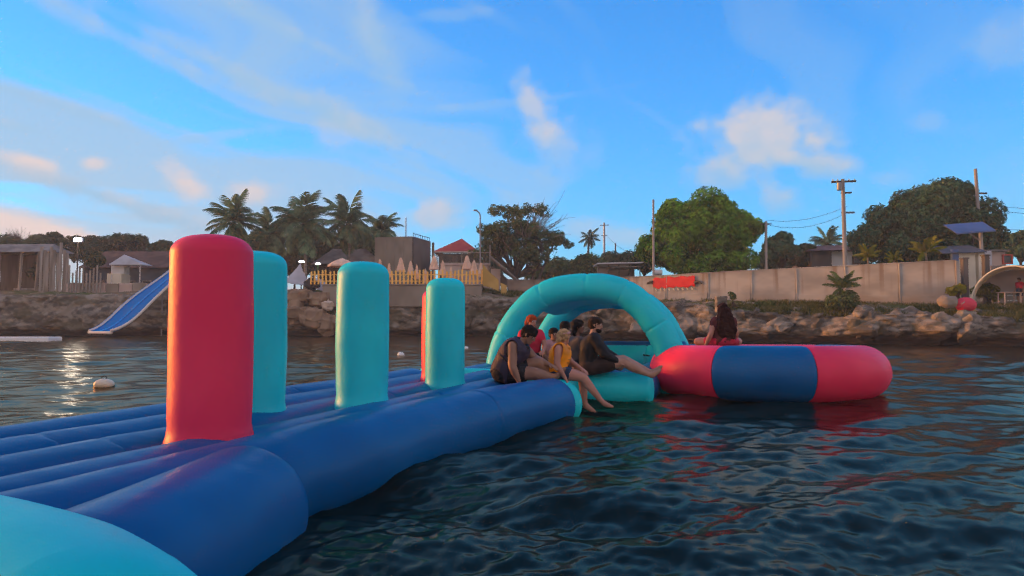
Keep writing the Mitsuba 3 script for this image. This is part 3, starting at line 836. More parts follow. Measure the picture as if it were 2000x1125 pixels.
for lab, x, y, D, rx, rz, n, mt, sd in [
        ('yellowing shrub left of the round cream tent', 1868, 566, 43.0, 20, 10, 900, 'leaf_yellow', 340), ('yellow-green shrub under the round cream tent', 1925, 568, 44.5, 34, 14, 1600, 'leaf_yellow', 341),
        ('low green shrub below the young palm by the wall', 1640, 588, 45.0, 46, 13, 2200, 'leaf_mid', 342), ('grey-green shrub beside the pale plank screen', 185, 510, 74, 24, 20, 1500, 'leaf_dusk', 343),
        ('dark shrub beside the shelter with pale posts', 75, 528, 74, 22, 20, 1500, 'leaf_dusk', 344), ('tuft of green scrub right of the concrete stump', 1500, 602, 48.4, 40, 8, 1400, 'leaf_mid', 345)]:
    a, h = rx * D / F, rz * D / F
    bush(lab, P(x, y, D), (a, a * .7, h), n, .13, mt, sd)


# grass and scrub on the rocky lip, thicker to the right
def grass():
    rng = np.random.default_rng(17)
    n = 56000
    x = rng.uniform(-8, 36, n); v = rng.uniform(.7, 5.0, n)
    m = meshkit.fbm(np.stack([x * .35, v * .5, v * 0], -1), 3, 4)
    keep = m > .50 - .10 * (x > 10) - .06 * (x > 18) + .10 * (x < 4)
    x, v = x[keep], v[keep]
    y = SHORE(x) + v
    z = np.interp(v, [0, 2.4, 5.2], [0, 0, 1]) * (BACK(x) - LIP(x)) + LIP(x) - .12 - .25 * np.clip(1.6 - v, 0, 1)
    h = rng.uniform(.14, .50, len(x)); w = rng.uniform(.03, .07, len(x)); a = rng.uniform(0, 6.28, len(x))
    lean = rng.normal(size=(len(x), 2)) * .12
    p = np.stack([x, y, z], 1); d = np.stack([np.cos(a), np.sin(a), a * 0], 1) * w[:, None]
    tip = p + np.stack([lean[:, 0], lean[:, 1], h], 1)
    V = np.stack([p - d, p + d, tip], 1).reshape(-1, 3)
    return trimesh.Trimesh(V, np.arange(len(V)).reshape(-1, 3), process=False)


structure('grass', grass(), 'leaf_grass', False, 'tufts of dry green grass along the top of the rocks', 'grass', 'stuff')


# ------------------------------------------------------------------ the pale boundary wall on the right
def wall_y(x):
    return float(SHORE(x)) + 5.2


wk = thing('boundary_wall', 'long pale stained masonry wall along the top of the rocks', 'wall')
XW = np.linspace(-.4, 29.0, 12)
tops = np.interp(XW, [-.4, 3, 12, 29.0], [5.75, 5.55, 5.25, 5.40])
for i in range(len(XW) - 1):
    x0, x1 = XW[i], XW[i + 1]
    a, c = np.array([x0, wall_y(x0), 0]), np.array([x1, wall_y(x1), 0])
    L = np.linalg.norm(c - a); ux = (c - a) / L
    z0, h0, h1 = min(ground(x0, a[1]), ground(x1, c[1])) - .5, tops[i], tops[i + 1]
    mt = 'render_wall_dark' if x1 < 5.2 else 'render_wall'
    part(wk, 'panel', prism([(.10, z0), (L - .10, z0), (L - .10, h1), (.10, h0)], a, ux, [0, 0, 1], .16), mt, False)
    part(wk, 'footing', obox(a + ux * .11 + [0, -.02, z0 + .02], c - ux * .11 + [0, -.02, z0 + .02], .26, 1.15, .02), mt, False)
    part(wk, 'coping', obox(a + [0, 0, h0 + .003], c + [0, 0, h1 + .003], .24, .07, .012), mt, False)
for i, x in enumerate(XW):
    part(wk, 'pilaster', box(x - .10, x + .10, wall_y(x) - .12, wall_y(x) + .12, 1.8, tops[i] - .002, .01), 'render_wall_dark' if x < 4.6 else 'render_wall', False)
for x, yy in ((1885, 506), (1927, 500)):
    p = P(x, 570, 44.2 if x < 1900 else 44.8)
    z1 = P(x, yy, p[1])[2]
    k = thing('brick_pier', 'brown gate pier at the right end of the pale wall' if x < 1900 else 'brown gate pier just left of the round cream tent', 'pier')
    part(k, 'shaft', box(p[0] - .17, p[0] + .17, p[1] - .17, p[1] + .17, 2.0, z1, .02), 'concrete_dark', False)
    part(k, 'cap', box(p[0] - .23, p[0] + .23, p[1] - .23, p[1] + .23, z1 + .002, z1 + .09, .02), 'concrete_dark', False)
p0, p1 = P(1931, 560, 47.5), P(2090, 560, 46.0)
k = thing('back_wall', 'brown brick wall behind the round cream tent', 'wall')
for j in range(9):
    za = 2.2 + j * .36
    part(k, 'course', obox([p0[0] + .2, p0[1], za], [p1[0], p1[1], za], .22, .345, .015), 'render_wall_dark', False)

# red banner tied along the wall
k = thing('red_banner', 'ragged red cloth banner hanging on the pale wall', 'banner')
rng = np.random.default_rng(3)
pa, pb = P(1283, 552, 55.0), P(1368, 552, 52.0)
pa[1], pb[1] = wall_y(pa[0]) - .22, wall_y(pb[0]) - .22
ux = (pb - pa) * [1, 1, 0]; L = np.linalg.norm(ux); ux /= L
xs = np.linspace(0, L, 44)
up = .46 + .05 * np.sin(xs * 5) + .04 * rng.random(44)
dn = -.46 + .06 * np.sin(xs * 9) + .13 * rng.random(44)
taper = np.clip(np.minimum(xs, L - xs) / .15, .85, 1)
poly = [(x, u * t) for x, u, t in zip(xs, up, taper)] + [(x, d * t) for x, d, t in zip(xs[::-1], dn[::-1], taper[::-1])]
m = prism(poly[::-1], pa, ux, [0, 0, 1], .03)
m = m.subdivide().subdivide()
part(k, 'cloth', jitter(m, .03, 2.4, 4), 'red_cloth', False)
for i, x in enumerate(np.linspace(.3, L - .3, 9)):
    part(k, 'fringe', obox(pa + ux * x + [0, -.03, -.62 - .08 * rng.random()], pa + ux * (x + .10) + [0, -.03, -.60], .03, .20), 'canvas_cream', False)
for e, s in ((pa, -1), (pb, 1)):
    part(k, 'tie', jitter(sweep(curve([e + [0, 0, .1], e + ux * s * .3 + [0, -.02, .16], e + ux * s * .62 + [0, 0, -.02]], 9)[0], np.linspace(.14, .05, 9), 8), .06, 3, 2), 'dark_wood', True)

# concrete stump and the weed beside it
p = P(1408, 592, 48.0)
k = thing('concrete_stump', 'square concrete stump on the rocks above the seated woman', 'stump')
part(k, 'block', jitter(box(p[0] - .36, p[0] + .36, p[1] - .3, p[1] + .3, p[2] - .7, P(1408, 579, 48)[2], .04).subdivide().subdivide(), .10, 2, 3), 'rock', 30)
bush('thin upright weed right of the concrete stump', P(1430, 577, 48.2), (.22, .2, .42), 160, .12, 'leaf_mid', 351)

# ------------------------------------------------------------------ terrace with the yellow fence
k = thing('retaining_wall', 'plain brown concrete retaining wall under the yellow fence', 'wall')
xa, xb = P(640, 0, 66)[0], P(942, 0, 66)[0]
part(k, 'face', box(xa, xb, 65.55, 71.0, 2.9, 4.98, .05), 'concrete', False)
part(k, 'coping', box(xa - .05, xb + .08, 65.45, 71.1, 4.983, 5.12, .03), 'concrete', False)
part(k, 'buttress', box(xb + .002, xb + 1.7, 66.3, 70.8, 2.4, 4.1, .08), 'concrete', False)
fk_ = thing('yellow_fence', 'yellow picket fence along the terrace edge', 'fence')
rng = np.random.default_rng(11)
PICK = {}
xs = np.arange(P(616, 0, 66.2)[0], P(947, 0, 66.2)[0], .385)
for i, x in enumerate(xs):
    v = i % 5
    if v not in PICK:
        h = 1.32 + .05 * v
        PICK[v] = shape(prism([(-.085, 0), (.085, 0), (.085, h - .09), (0, h), (-.085, h - .09)], [0, 0, 0], [1, 0, 0], [0, 0, 1], .05), 'yellow_paint', False)
    part(fk_, 'picket', PICK[v], to_world=T().translate([float(x), 66.1 + .02 * rng.normal(), 5.13]).rotate([0, 1, 0], float(rng.normal() * 2)))
for z in (5.42, 6.05):
    part(fk_, 'rail', box(xs[0] - .1, xs[-1] + .1, 66.145, 66.2, z, z + .09), 'yellow_paint', False)
k = thing('stair_wall', 'sloping yellow wall at the right end of the picket fence', 'wall')
D = 66.0
o = P(943, 557, D)
poly = [tuple((P(x, y, D) - o)[[0, 2]]) for x, y in [(943, 558), (943, 516), (948, 522), (958, 533), (974, 547), (974, 569), (960, 562)]]
part(k, 'slope', prism(poly[::-1], o, [1, 0, 0], [0, 0, 1], .25), 'yellow_wall', False)
poly = [tuple((P(x, y, D) - o)[[0, 2]]) for x, y in [(978, 552), (990, 558), (990, 580), (978, 573)]]
part(k, 'end_post', prism(poly, o, [1, 0, 0], [0, 0, 1], .3), 'yellow_wall', False)


# umbrellas
def closed_umbrella(x, ytop, D, label, fat=1.0, mt='canvas_pink'):
    t = P(x, ytop, D)
    h = max(t[2] - 5.0, 1.6)
    k = thing('closed_umbrella', label, 'umbrella', 'closed beach umbrellas behind the yellow fence')
    zs = np.array([0, .10, .22, .38, .6, .9, 1.2, 1.45, 1.5])
    rr = np.array([.03, .075, .13, .15, .19, .25, .31, .36, .30]) * fat
    n = 24
    m = sweep(np.stack([zs * 0 + t[0], zs * 0 + t[1], t[2] - zs], 1), rr, n)
    v = m.vertices
    a = np.arctan2(v[:, 1] - t[1], v[:, 0] - t[0]); d = v[:, :2] - t[:2]
    v[:, :2] = t[:2] + d * (1 + .22 * np.cos(8 * a))[:, None]
    m = jitter(trimesh.Trimesh(v, m.faces, process=False), .03, 3, int(x))
    part(k, 'canopy', m, mt, 50)
    part(k, 'pole', pole([t[0], t[1], t[2] - h - .3], [t[0], t[1], t[2] + .08], .03), 'pole_wood', True)
    part(k, 'strap', sweep(np.array([[t[0] + .23 * fat * math.cos(q), t[1] + .23 * fat * math.sin(q), t[2] - .62] for q in np.linspace(0, 2 * PI, 17)]), .02, 5), 'canvas_cream', True)


for x, y, D, f_, lab in [(742, 506, 69, .9, 'closed beige umbrella touching the middle turquoise column'), (760, 513, 68.2, .7, 'small closed umbrella, second right of the middle turquoise column'), (783, 503, 69, 1.15, 'wide closed umbrella below the dark opening of the concrete building'),
                         (802, 509, 68.6, .95, 'slim closed umbrella under the corner of the concrete building'), (814, 517, 68, .7, 'short closed umbrella left of the farthest columns'), (831, 525, 67.6, .7, 'lowest closed umbrella, above the farthest red column'),
                         (848, 499, 69.5, 1.25, 'tall wide closed umbrella at the left end of the deck railing'), (865, 509, 68.4, .9, 'closed umbrella above the farthest turquoise column'), (881, 520, 67.8, .7, 'short closed umbrella right above the farthest turquoise column'),
                         (912, 499, 69.5, 1.3, 'widest closed umbrella near the yellow stair wall'), (926, 508, 68.6, 1.05, 'closed umbrella second from the yellow stair wall'), (939, 513, 68, .85, 'closed umbrella right beside the yellow stair wall')]:
    closed_umbrella(x, y, D, lab, f_)
k = thing('open_umbrella', 'open beige beach umbrella above the middle turquoise column', 'umbrella')
t = P(668, 504, 71)
n = 8
ang = np.linspace(0, 2 * PI, n, endpoint=False) + .2
V = [t] + [t + [.75 * math.cos(a), .75 * math.sin(a), -.28] for a in ang] + [t + [1.5 * math.cos(a), 1.5 * math.sin(a), -.78] for a in ang] + [t + [1.5 * math.cos(a), 1.5 * math.sin(a), -.95] for a in ang]
Fc = []
for i in range(n):
    j = (i + 1) % n
    Fc += [[0, 1 + i, 1 + j]]
    for b in (1, 9):
        Fc += [[b + i, b + 8 + i, b + 8 + j], [b + i, b + 8 + j, b + j]]
part(k, 'canopy', trimesh.Trimesh(np.array(V), Fc, process=False), 'canvas_pink', False)
part(k, 'pole', pole([t[0], t[1], 4.6], t + [0, 0, .1], .035), 'pole_wood', True)


# ------------------------------------------------------------------ buildings
def window(par, p0, ux, w, h, mt='glass_dark', frame='dark_wood'):
    """A framed opening standing a little proud of a wall face; p0 lower left corner, ux along the wall."""
    ux = np.asarray(ux, float); ux /= np.linalg.norm(ux)
    nrm = np.cross(ux, [0, 0, 1])
    k = part(par, 'window', cat([prism([(0, 0), (w, 0), (w, .1), (0, .1)], p0 + nrm * .02, ux, [0, 0, 1], .12), prism([(0, h - .1), (w, h - .1), (w, h), (0, h)], p0 + nrm * .02, ux, [0, 0, 1], .12),
                                 prism([(0, .1), (.1, .1), (.1, h - .1), (0, h - .1)], p0 + nrm * .02, ux, [0, 0, 1], .12), prism([(w - .1, .1), (w, .1), (w, h - .1), (w - .1, h - .1)], p0 + nrm * .02, ux, [0, 0, 1], .12)]), frame, False)
    scene[k + '__pane'] = shape(prism([(.1, .1), (w - .1, .1), (w - .1, h - .1), (.1, h - .1)], p0 + nrm * .012, ux, [0, 0, 1], .03), mt, False)


def footprint(k, name, pts, z0, z1, mt):
    from shapely.geometry import Polygon
    m = trimesh.creation.extrude_polygon(Polygon(pts), z1 - z0, engine='earcut'); m.apply_translation([0, 0, z0])
    return part(k, name, m, mt, False)


k = thing('concrete_building', 'bare unfinished grey concrete building behind the closed umbrellas', 'building')
A, B, C = P(738, 0, 80), P(808, 0, 79), P(842, 0, 84)
Dd = A + (C - B)
zt = P(773, 463, 79.5)[2]
zb, zo0, zo1 = 5.0, P(790, 531, 79)[2], P(790, 501, 79)[2]
# front built round its recessed opening
ux = (B - A) * [1, 1, 0]; Lf = np.linalg.norm(ux); ux /= Lf
ow0, ow1 = Lf * .46, Lf * .96
part(k, 'wall', prism([(0, zb), (Lf, zb), (Lf, zo0), (ow1, zo0), (ow1, zo1), (ow0, zo1), (ow0, zo0), (0, zo0)], A * [1, 1, 0], ux, [0, 0, 1], .3), 'concrete', False)
part(k, 'wall', prism([(0, zo0), (ow0, zo0), (ow0, zo1), (0, zo1)], A * [1, 1, 0], ux, [0, 0, 1], .3), 'concrete', False)
part(k, 'wall', prism([(0, zo1 + .005), (Lf, zo1 + .005), (Lf, zt), (0, zt)], A * [1, 1, 0], ux, [0, 0, 1], .3), 'concrete', False)
us = (C - B) * [1, 1, 0]; Ls = np.linalg.norm(us); us /= Ls
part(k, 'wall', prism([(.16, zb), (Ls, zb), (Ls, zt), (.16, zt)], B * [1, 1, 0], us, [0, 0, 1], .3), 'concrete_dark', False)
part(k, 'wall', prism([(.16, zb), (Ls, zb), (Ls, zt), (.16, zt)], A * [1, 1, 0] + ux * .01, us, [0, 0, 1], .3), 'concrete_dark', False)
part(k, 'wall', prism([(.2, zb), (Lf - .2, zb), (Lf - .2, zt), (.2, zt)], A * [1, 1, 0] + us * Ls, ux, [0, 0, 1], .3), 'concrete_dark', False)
footprint(k, 'roof_slab', [A[:2] + [.1, .2], B[:2] + [-.1, .2], C[:2], Dd[:2]], zt - .5, zt - .2, 'concrete_dark')
for q in np.linspace(.28, .98, 4):
    part(k, 'column', obox(A * [1, 1, 0] + ux * (Lf * q - .14) + [0, -.19, zb], A * [1, 1, 0] + ux * (Lf * q + .14) + [0, -.19, zb], .10, zt - zb - .01), 'concrete', False)
for q in (.55, .66, .78, .88):
    part(k, 'post', obox(A * [1, 1, 0] + ux * (Lf * q) + [0, .12, zo0], A * [1, 1, 0] + ux * (Lf * q + .1) + [0, .12, zo0], .1, zo1 - zo0 - .01), 'dark_wood', False)
bars = [pole([*(B[:2] + us[:2] * Ls * q), zt - .05], [*(B[:2] + us[:2] * Ls * q), zt + .5], .03, n=5) for q in np.linspace(.08, .98, 8)]
bars += [pole([*(B[:2] + us[:2] * .3), zt + .42], [*(C[:2]), zt + .46], .04, n=5)]
part(k, 'rebar', cat(bars), 'dark_wood', True, stuff=True)

k = thing('red_roof_hut', 'hut with a red pyramid roof behind the deck railing', 'hut')
D = 79
L0, R0, ap = P(846, 491, D), P(934, 490, D), P(902, 466, D + 2.5)
bl, br = L0 + [0, 5.5, 0], R0 + [0, 5.5, 0]
def tri(*pts, th=.10):
    p = np.array(pts); n_ = np.cross(p[1] - p[0], p[2] - p[0]); n_ /= np.linalg.norm(n_)
    return trimesh.convex.convex_hull(np.vstack([p, p - n_ * th]))
eL = P(906, 491, D)
part(k, 'roof', tri(L0, R0, ap), 'roof_red', False)
part(k, 'roof', tri(R0 + [.01, 0, 0], br, ap + [.01, 0, 0]), 'roof_grey', False)  # right slope greyed: its shadow is put into the colour
part(k, 'roof', tri(bl, L0 - [.01, 0, 0], ap - [.01, 0, 0]), 'roof_red', False)
part(k, 'fascia', obox(L0 + [-.1, -.06, -.22], R0 + [.1, -.06, -.22], .12, .20), 'pink_plaster', False)
part(k, 'wall', box(L0[0] + .6, R0[0] - .6, D + .5, D + 5, 5.0, L0[2] - .2), 'concrete_dark', False)
window(k, np.array([L0[0] + 1.2, D + .44, L0[2] - 1.5]), [1, 0, 0], 1.1, 1.0)
window(k, np.array([L0[0] + 3.0, D + .44, L0[2] - 1.5]), [1, 0, 0], 1.1, 1.0)

k = thing('raised_deck', 'raised concrete deck with dark slatted railing under the red roof', 'deck')
D = 74
a, c = P(846, 514, D), P(957, 514, D)
part(k, 'slab', box(a[0] + .8, c[0], D, D + 4, a[2] - .25, a[2] - .02, .03), 'pink_plaster', False)
part(k, 'front_wall', box(a[0] + 1.0, c[0] - .2, D + .12, D + 3.8, 4.7, a[2] - .255), 'pink_plaster', False)
zr = P(900, 494, D)[2]
n = 44
bal = [box(x - .035, x + .035, D + .08, D + .14, a[2] - .02, zr, 0) for x in np.linspace(a[0] + .05, c[0] - .05, n)]
part(k, 'baluster', cat(bal), 'dark_wood', False, stuff=True)
part(k, 'handrail', box(a[0], c[0], D + .05, D + .17, zr + .002, zr + .09), 'grey_wood', False)
part(k, 'handrail', box(a[0], c[0], D + .055, D + .165, a[2] - .015, a[2] + .06), 'grey_wood', False)
for x in (a[0], (a[0] + c[0]) / 2, c[0]):
    part(k, 'post', box(x - .08, x + .08, D + .03, D + .19, 5, zr + (.9 if x > c[0] - .1 else .15)), 'grey_wood', False)

k = thing('steep_roof_house', 'small dark gabled house between the yellow stair wall and spreading tree', 'house')
D = 72
a, c, ap = P(955, 548, D), P(1006, 560, D), P(962, 508, D)
part(k, 'wall', prism([(0, 0), (c[0] - a[0], -.4), (c[0] - a[0] - .3, .1), (.4, 2.0), (0, 1.6)], [a[0], D, a[2] - .4], [1, 0, 0], [0, 0, 1], .3), 'concrete_dark', False)
part(k, 'roof', obox(P(958, 505, D), P(1008, 548, D), 4.5, .14, .02), 'roof_grey', False)
part(k, 'gable_wall', box(P(960, 0, D)[0], P(978, 0, D)[0], D - .6, D - .3, 4.4, P(970, 526, D)[2]), 'pink_plaster', False)

k = thing('thatched_shelter', 'low dark thatched shelter under the rightmost palms', 'shelter')
D = 80
a, c = P(606, 516, D), P(742, 512, D)
rg = P(690, 486, D + 2)
part(k, 'roof', trimesh.convex.convex_hull(np.array([a, c, rg - [2.5, 0, 0], rg + [1.5, 0, 0], a + [0, 4, 0], c + [0, 4, 0]])), 'roof_grey', False)
for x in np.linspace(a[0] + .3, c[0] - .3, 5):
    part(k, 'post', pole([x, D + .2, 4.7], [x, D + .2, a[2] + .1], .09), 'dark_wood', True)
part(k, 'back_screen', box(a[0], c[0], D + 3, D + 3.1, 4.8, a[2] - .05), 'dark_wood', False)

# far left: long house, kiosk, low wall, shelter, plank screen, fence
k = thing('long_house', 'long dark house with a red-brown roof behind the white kiosk', 'house')
D = 79
a, c = P(160, 522, D), P(352, 524, D)
part(k, 'wall', box(a[0] + .4, c[0], D, D + 5, 4.5, a[2] + .2), 'wall_slate', False)
part(k, 'roof', prism([(0, 0), (6.5, 2.6), (0, 2.3)][:2] + [(6.5, 2.75), (-.05, .16)], [a[0], D - .9, a[2] - .1], [0, 1, 0], [0, 0, 1], .1) if False else trimesh.convex.convex_hull(np.array([[a[0], D - .8, a[2] - .1], [c[0], D - .8, a[2] - .1], [a[0] + 1, D + 2.8, a[2] + 2.2], [c[0], D + 2.8, a[2] + 2.2], [a[0], D + 6, a[2]], [c[0], D + 6, a[2]]])), 'roof_brown', False)
for i, x in enumerate(np.linspace(a[0] + 1.5, c[0] - 2.5, 5)):
    window(k, np.array([x, D - .05, 5.3]), [1, 0, 0], 1.1, 1.0, 'glass_dark', 'grey_wood')
k = thing('white_kiosk', 'small kiosk with pale pyramid roof in front of the dark house', 'kiosk')
D = 72
a, c, ap = P(213, 516, D), P(276, 516, D), P(243, 497, D + .8)
part(k, 'roof', trimesh.convex.convex_hull(np.array([a, c, a + [0, 2.4, 0], c + [0, 2.4, 0], ap, a - [0, 0, .1], c - [0, 0, .1]])), 'canvas_grey', False)
part(k, 'counter', box(P(222, 0, D)[0], P(250, 0, D)[0], D + .3, D + 2, 4.6, P(235, 534, D)[2], .02), 'canvas_cream', False)
part(k, 'wall', box(P(222, 0, D)[0] + .08, P(250, 0, D)[0] - .06, D + .9, D + 1.9, P(235, 534, D)[2] + .002, a[2] - .102), 'white_paint', False)
for x in (a[0] + .2, c[0] - .2):
    part(k, 'post', pole([x, D + .15, 4.5], [x, D + .15, a[2]], .05), 'white_paint', True)
k = thing('low_wall', 'low pale brown wall in front of the kiosk', 'wall')
for i, x in enumerate(np.linspace(P(150, 0, 70)[0], P(352, 0, 70)[0], 9)[:-1]):
    part(k, 'block', jitter(box(x + .012, x + 1.345, 69.8, 70.1, 4.0, 5.42 + .05 * (i % 3), .03), .02, 2, i), 'concrete' if i % 2 else 'pink_plaster', False)
k = thing('beach_shelter', 'weathered shelter with pale posts at the far left cliff edge', 'shelter')
D = 71
a, c = P(-60, 494, D), P(98, 492, D)
part(k, 'roof', trimesh.convex.convex_hull(np.array([a + [0, -.4, 0], c + [0, -.4, 0], a + [.6, 2, 1.15], c + [-1, 2, 1.1], a + [0, 4, .2], c + [0, 4, .2]])), 'roof_grey', False)
for x in (-40, 18, 60, 92):
    q = P(x, 0, D)
    part(k, 'post', pole([q[0] - .1, D, 4.2], [q[0] + .08, D, a[2] + .2], .16, .13), 'grey_wood', True)
part(k, 'back_wall', box(P(-20, 0, D)[0], P(88, 0, D)[0], D + 3, D + 3.15, 4.4, a[2] + .1), 'dark_wood', False)
part(k, 'bench', box(P(40, 0, D)[0], P(85, 0, D)[0], D + .6, D + 1.1, 4.6, 5.05), 'grey_wood', False)
k = thing('plank_screen', 'tall screen of pale upright planks left of the pale fence', 'screen')
for i, x in enumerate(np.linspace(98, 148, 9)):
    q = P(x, 0, 70)
    h = P(x, 482 + 6 * (i % 3) - (8 if i == 6 else 0), 70)[2]
    part(k, 'plank', box(q[0] - .15, q[0] + .15, 70 + .05 * (i % 2), 70.08 + .05 * (i % 2), 4.1, h, .012), 'grey_wood' if i not in (0, 6) else 'pole_wood', False)
part(k, 'rail', box(P(96, 0, 70)[0], P(150, 0, 70)[0], 70.14, 70.2, 6.6, 6.75), 'grey_wood', False)
k = thing('pale_picket_fence', 'short fence of pale uneven pickets left of the low wall', 'fence')
for i, x in enumerate(np.linspace(154, 214, 10)):
    q = P(x, 0, 69.6)
    part(k, 'picket', box(q[0] - .09, q[0] + .09, 69.5, 69.56, 4.1, P(x, 518 + 5 * ((i * 7) % 4), 69.6)[2], .012), 'grey_wood', False)
part(k, 'rail', box(P(152, 0, 69.6)[0], P(216, 0, 69.6)[0], 69.565, 69.62, 5.4, 5.5), 'grey_wood', False)

# right of the arches
k = thing('white_roofed_shed', 'low open shed with thin white roof above the arch', 'shed')
D = 74
a, c = P(1162, 519, D), P(1250, 517, D)
part(k, 'roof', obox(a, c, 4.0, .14, .03), 'white_paint', False)
part(k, 'roof', obox(P(1195, 525, D - 2), P(1248, 524, D - 2), 3.0, .12, .03), 'roof_grey', False)
for x in np.linspace(a[0] + .2, c[0] - .2, 5):
    part(k, 'post', pole([x, D - 1, 4.0], [x, D - 1, a[2]], .07), 'grey_wood', True)
part(k, 'wall', box(a[0] + .4, c[0] - .4, D + 1.2, D + 1.35, 4.0, a[2] - .02), 'pink_plaster', False)
k = thing('water_tank', 'tiny white tank on the ground behind the red banner wall', 'tank')
q = P(1284, 532, 60.5)
part(k, 'barrel', sweep(np.array([[q[0] - .42, q[1], q[2]], [q[0] - .38, q[1], q[2]], [q[0] + .38, q[1], q[2]], [q[0] + .42, q[1], q[2]]]), [.2, .26, .26, .2], 16), 'white_paint', 40)
part(k, 'stand', box(q[0] - .35, q[0] + .35, q[1] - .2, q[1] + .2, ground(q[0], q[1]) - .2, q[2] - .2), 'concrete_dark', False)
k = thing('brown_roof_house', 'brown roofed house with a pale wall left of the utility pole', 'house')
D = 70
a, c = P(1580, 489, D), P(1682, 487, D)
part(k, 'wall', box(a[0] + .3, P(1612, 0, D)[0], D, D + 5, 3.4, a[2] - .06), 'concrete_dark', False)
part(k, 'wall', box(P(1612, 0, D)[0] + .003, c[0] - .3, D + .4, D + 5, 3.4, a[2] - .06), 'white_paint', False)
part(k, 'roof', trimesh.convex.convex_hull(np.array([a + [0, -.7, -.1], c + [0, -.7, -.1], a + [.8, 2.6, .75], c + [-.8, 2.6, .75], a + [0, 6, 0], c + [0, 6, 0]])), 'roof_brown', False)
window(k, np.array([P(1655, 0, D)[0], D + .35, a[2] - 1.4]), [1, 0, 0], .8, .8)
part(k, 'lean_to', prism([(0, 0), (3.0, 0), (3.0, 1.0), (1.2, 1.4)], [P(1578, 0, D)[0], D - 1.0, 3.7], [1, 0, 0], [0, 0, 1], 1.2), 'roof_grey', False)

k = thing('blue_stall', 'low stall with blue-grey roof and cream counter behind the wall', 'stall')
D = 50
a, c = P(1834, 480, D), P(1918, 477, D)
part(k, 'roof', tri(a + [0, -.5, -.62], c + [0, -.5, -.60], c + [0, 1.4, .10], a + [0, 1.4, .08], th=.06), 'wall_slate', False)
part(k, 'corner_post', box(P(1838, 0, D)[0], P(1850, 0, D)[0], D - .35, D - .1, 3.0, a[2] - .3), 'roof_blue', False)
part(k, 'counter', box(P(1851, 0, D)[0], P(1884, 0, D)[0], D - .2, D + .3, 3.0, P(1870, 494, D)[2], .02), 'canvas_cream', False)
part(k, 'panel', box(P(1889, 0, D)[0], P(1899, 0, D)[0], D - .25, D + .1, 3.0, a[2] - .4), 'canvas_cream', False)
part(k, 'panel', box(P(1901, 0, D)[0], P(1915, 0, D)[0], D - .22, D + .1, 3.0, a[2] - .4), 'canvas_grey', False)
k = thing('blue_awning', 'dark blue sloping awning on a post above the stall', 'awning')
a, c = P(1868, 455, 50.2), P(1944, 449, 50.6)
part(k, 'sheet', tri(a, c, c + [-.15, 1.1, .80], a + [-.25, 1.1, .80], th=.05), 'roof_blue', False)
part(k, 'edge', obox(a + [0, -.03, -.12], c + [0, -.03, -.12], .05, .11), 'roof_blue', False)
q = P(1917, 452, 50.9)
part(k, 'post', pole([q[0], q[1] + .1, 2.9], [q[0], q[1] + .1, q[2] + .25], .14, .13), 'pole_wood', True)
part(k, 'brace', pole([q[0] - 1.2, q[1] + .1, q[2] + .10], [q[0], q[1] + .1, q[2] - .75], .05), 'pole_wood', True)
k = thing('pink_house', 'small pinkish house right of the blue stall', 'house')
D = 54
a, c = P(1921, 492, D), P(1964, 492, D)
part(k, 'wall', box(a[0], c[0], D, D + 4, 3.0, a[2], .02), 'pink_plaster', False)
part(k, 'roof', box(a[0] - .15, c[0] + .15, D - .3, D + 4.2, a[2] + .002, a[2] + .16, .02), 'roof_grey', False)
window(k, np.array([P(1938, 0, D)[0], D - .05, a[2] - 1.0]), [1, 0, 0], .8, .8, 'glass_dark', 'roof_red')

# cream half-round tent with people and things at the right edge
D = 41.2
c = P(1978, 592, D); gz_ = c[2]
k = thing('round_tent', 'cream half-round canopy tent at the right picture edge', 'tent')
rad, ta = 2.15, math.radians(40)
tx_, ty_ = np.array([math.cos(ta), -math.sin(ta), 0]), np.array([math.sin(ta), math.cos(ta), 0])
aa = np.linspace(math.radians(20), math.radians(160), 22)
V, nn = [], len(aa)
for w in np.linspace(0, 1, 8):
    for a in aa:
        V.append(c + tx_ * rad * math.cos(a) + ty_ * 2.6 * w + [0, 0, 2.28 * math.sin(a) - .12 * math.sin(PI * w)])
V = np.array(V)
i, j = np.meshgrid(np.arange(7), np.arange(nn - 1), indexing='ij')
q = (i * nn + j).ravel()
f1 = np.vstack([np.stack([q, q + nn + 1, q + 1], 1), np.stack([q, q + nn, q + nn + 1], 1)])
part(k, 'canopy', trimesh.Trimesh(V, f1, process=False), 'canvas_cream', True)
bk = np.array([c + tx_ * rad * .98 * math.cos(a) + ty_ * 2.55 + [0, 0, 2.2 * math.sin(a)] for a in aa])
part(k, 'back_panel', trimesh.convex.convex_hull(np.vstack([bk, bk + ty_ * .03])), 'canvas_grey', False)
for w in (0, .5, 1):
    hp = np.array([c + tx_ * rad * math.cos(a) + ty_ * 2.6 * w + [0, 0, -.2 + 2.5 * math.sin(a)] for a in np.linspace(0, PI, 26)])
    part(k, 'hoop', sweep(hp, .055, 8), 'canvas_cream', True)
k = thing('small_table', 'small pale table under the round cream tent', 'table')
q = P(1972, 592, D + .8)
part(k, 'tabletop', box(q[0] - .6, q[0] + .6, q[1] - .35, q[1] + .35, gz_ + .66, gz_ + .71, .01), 'pink_plaster', False)
for sx in (-.5, .5):
    for sy in (-.28, .28):
        part(k, 'leg', box(q[0] + sx - .03, q[0] + sx + .03, q[1] + sy - .03, q[1] + sy + .03, gz_ - .2, gz_ + .659), 'pink_plaster', False)
k = thing('red_parasol', 'red domed parasol lying on the rocks left of the tent', 'parasol')
q = P(1886, 590, 40.8)
s = trimesh.creation.icosphere(3, 1.0); s.apply_scale([.58, .5, .46]); s.apply_translation(q - [0, 0, .16])
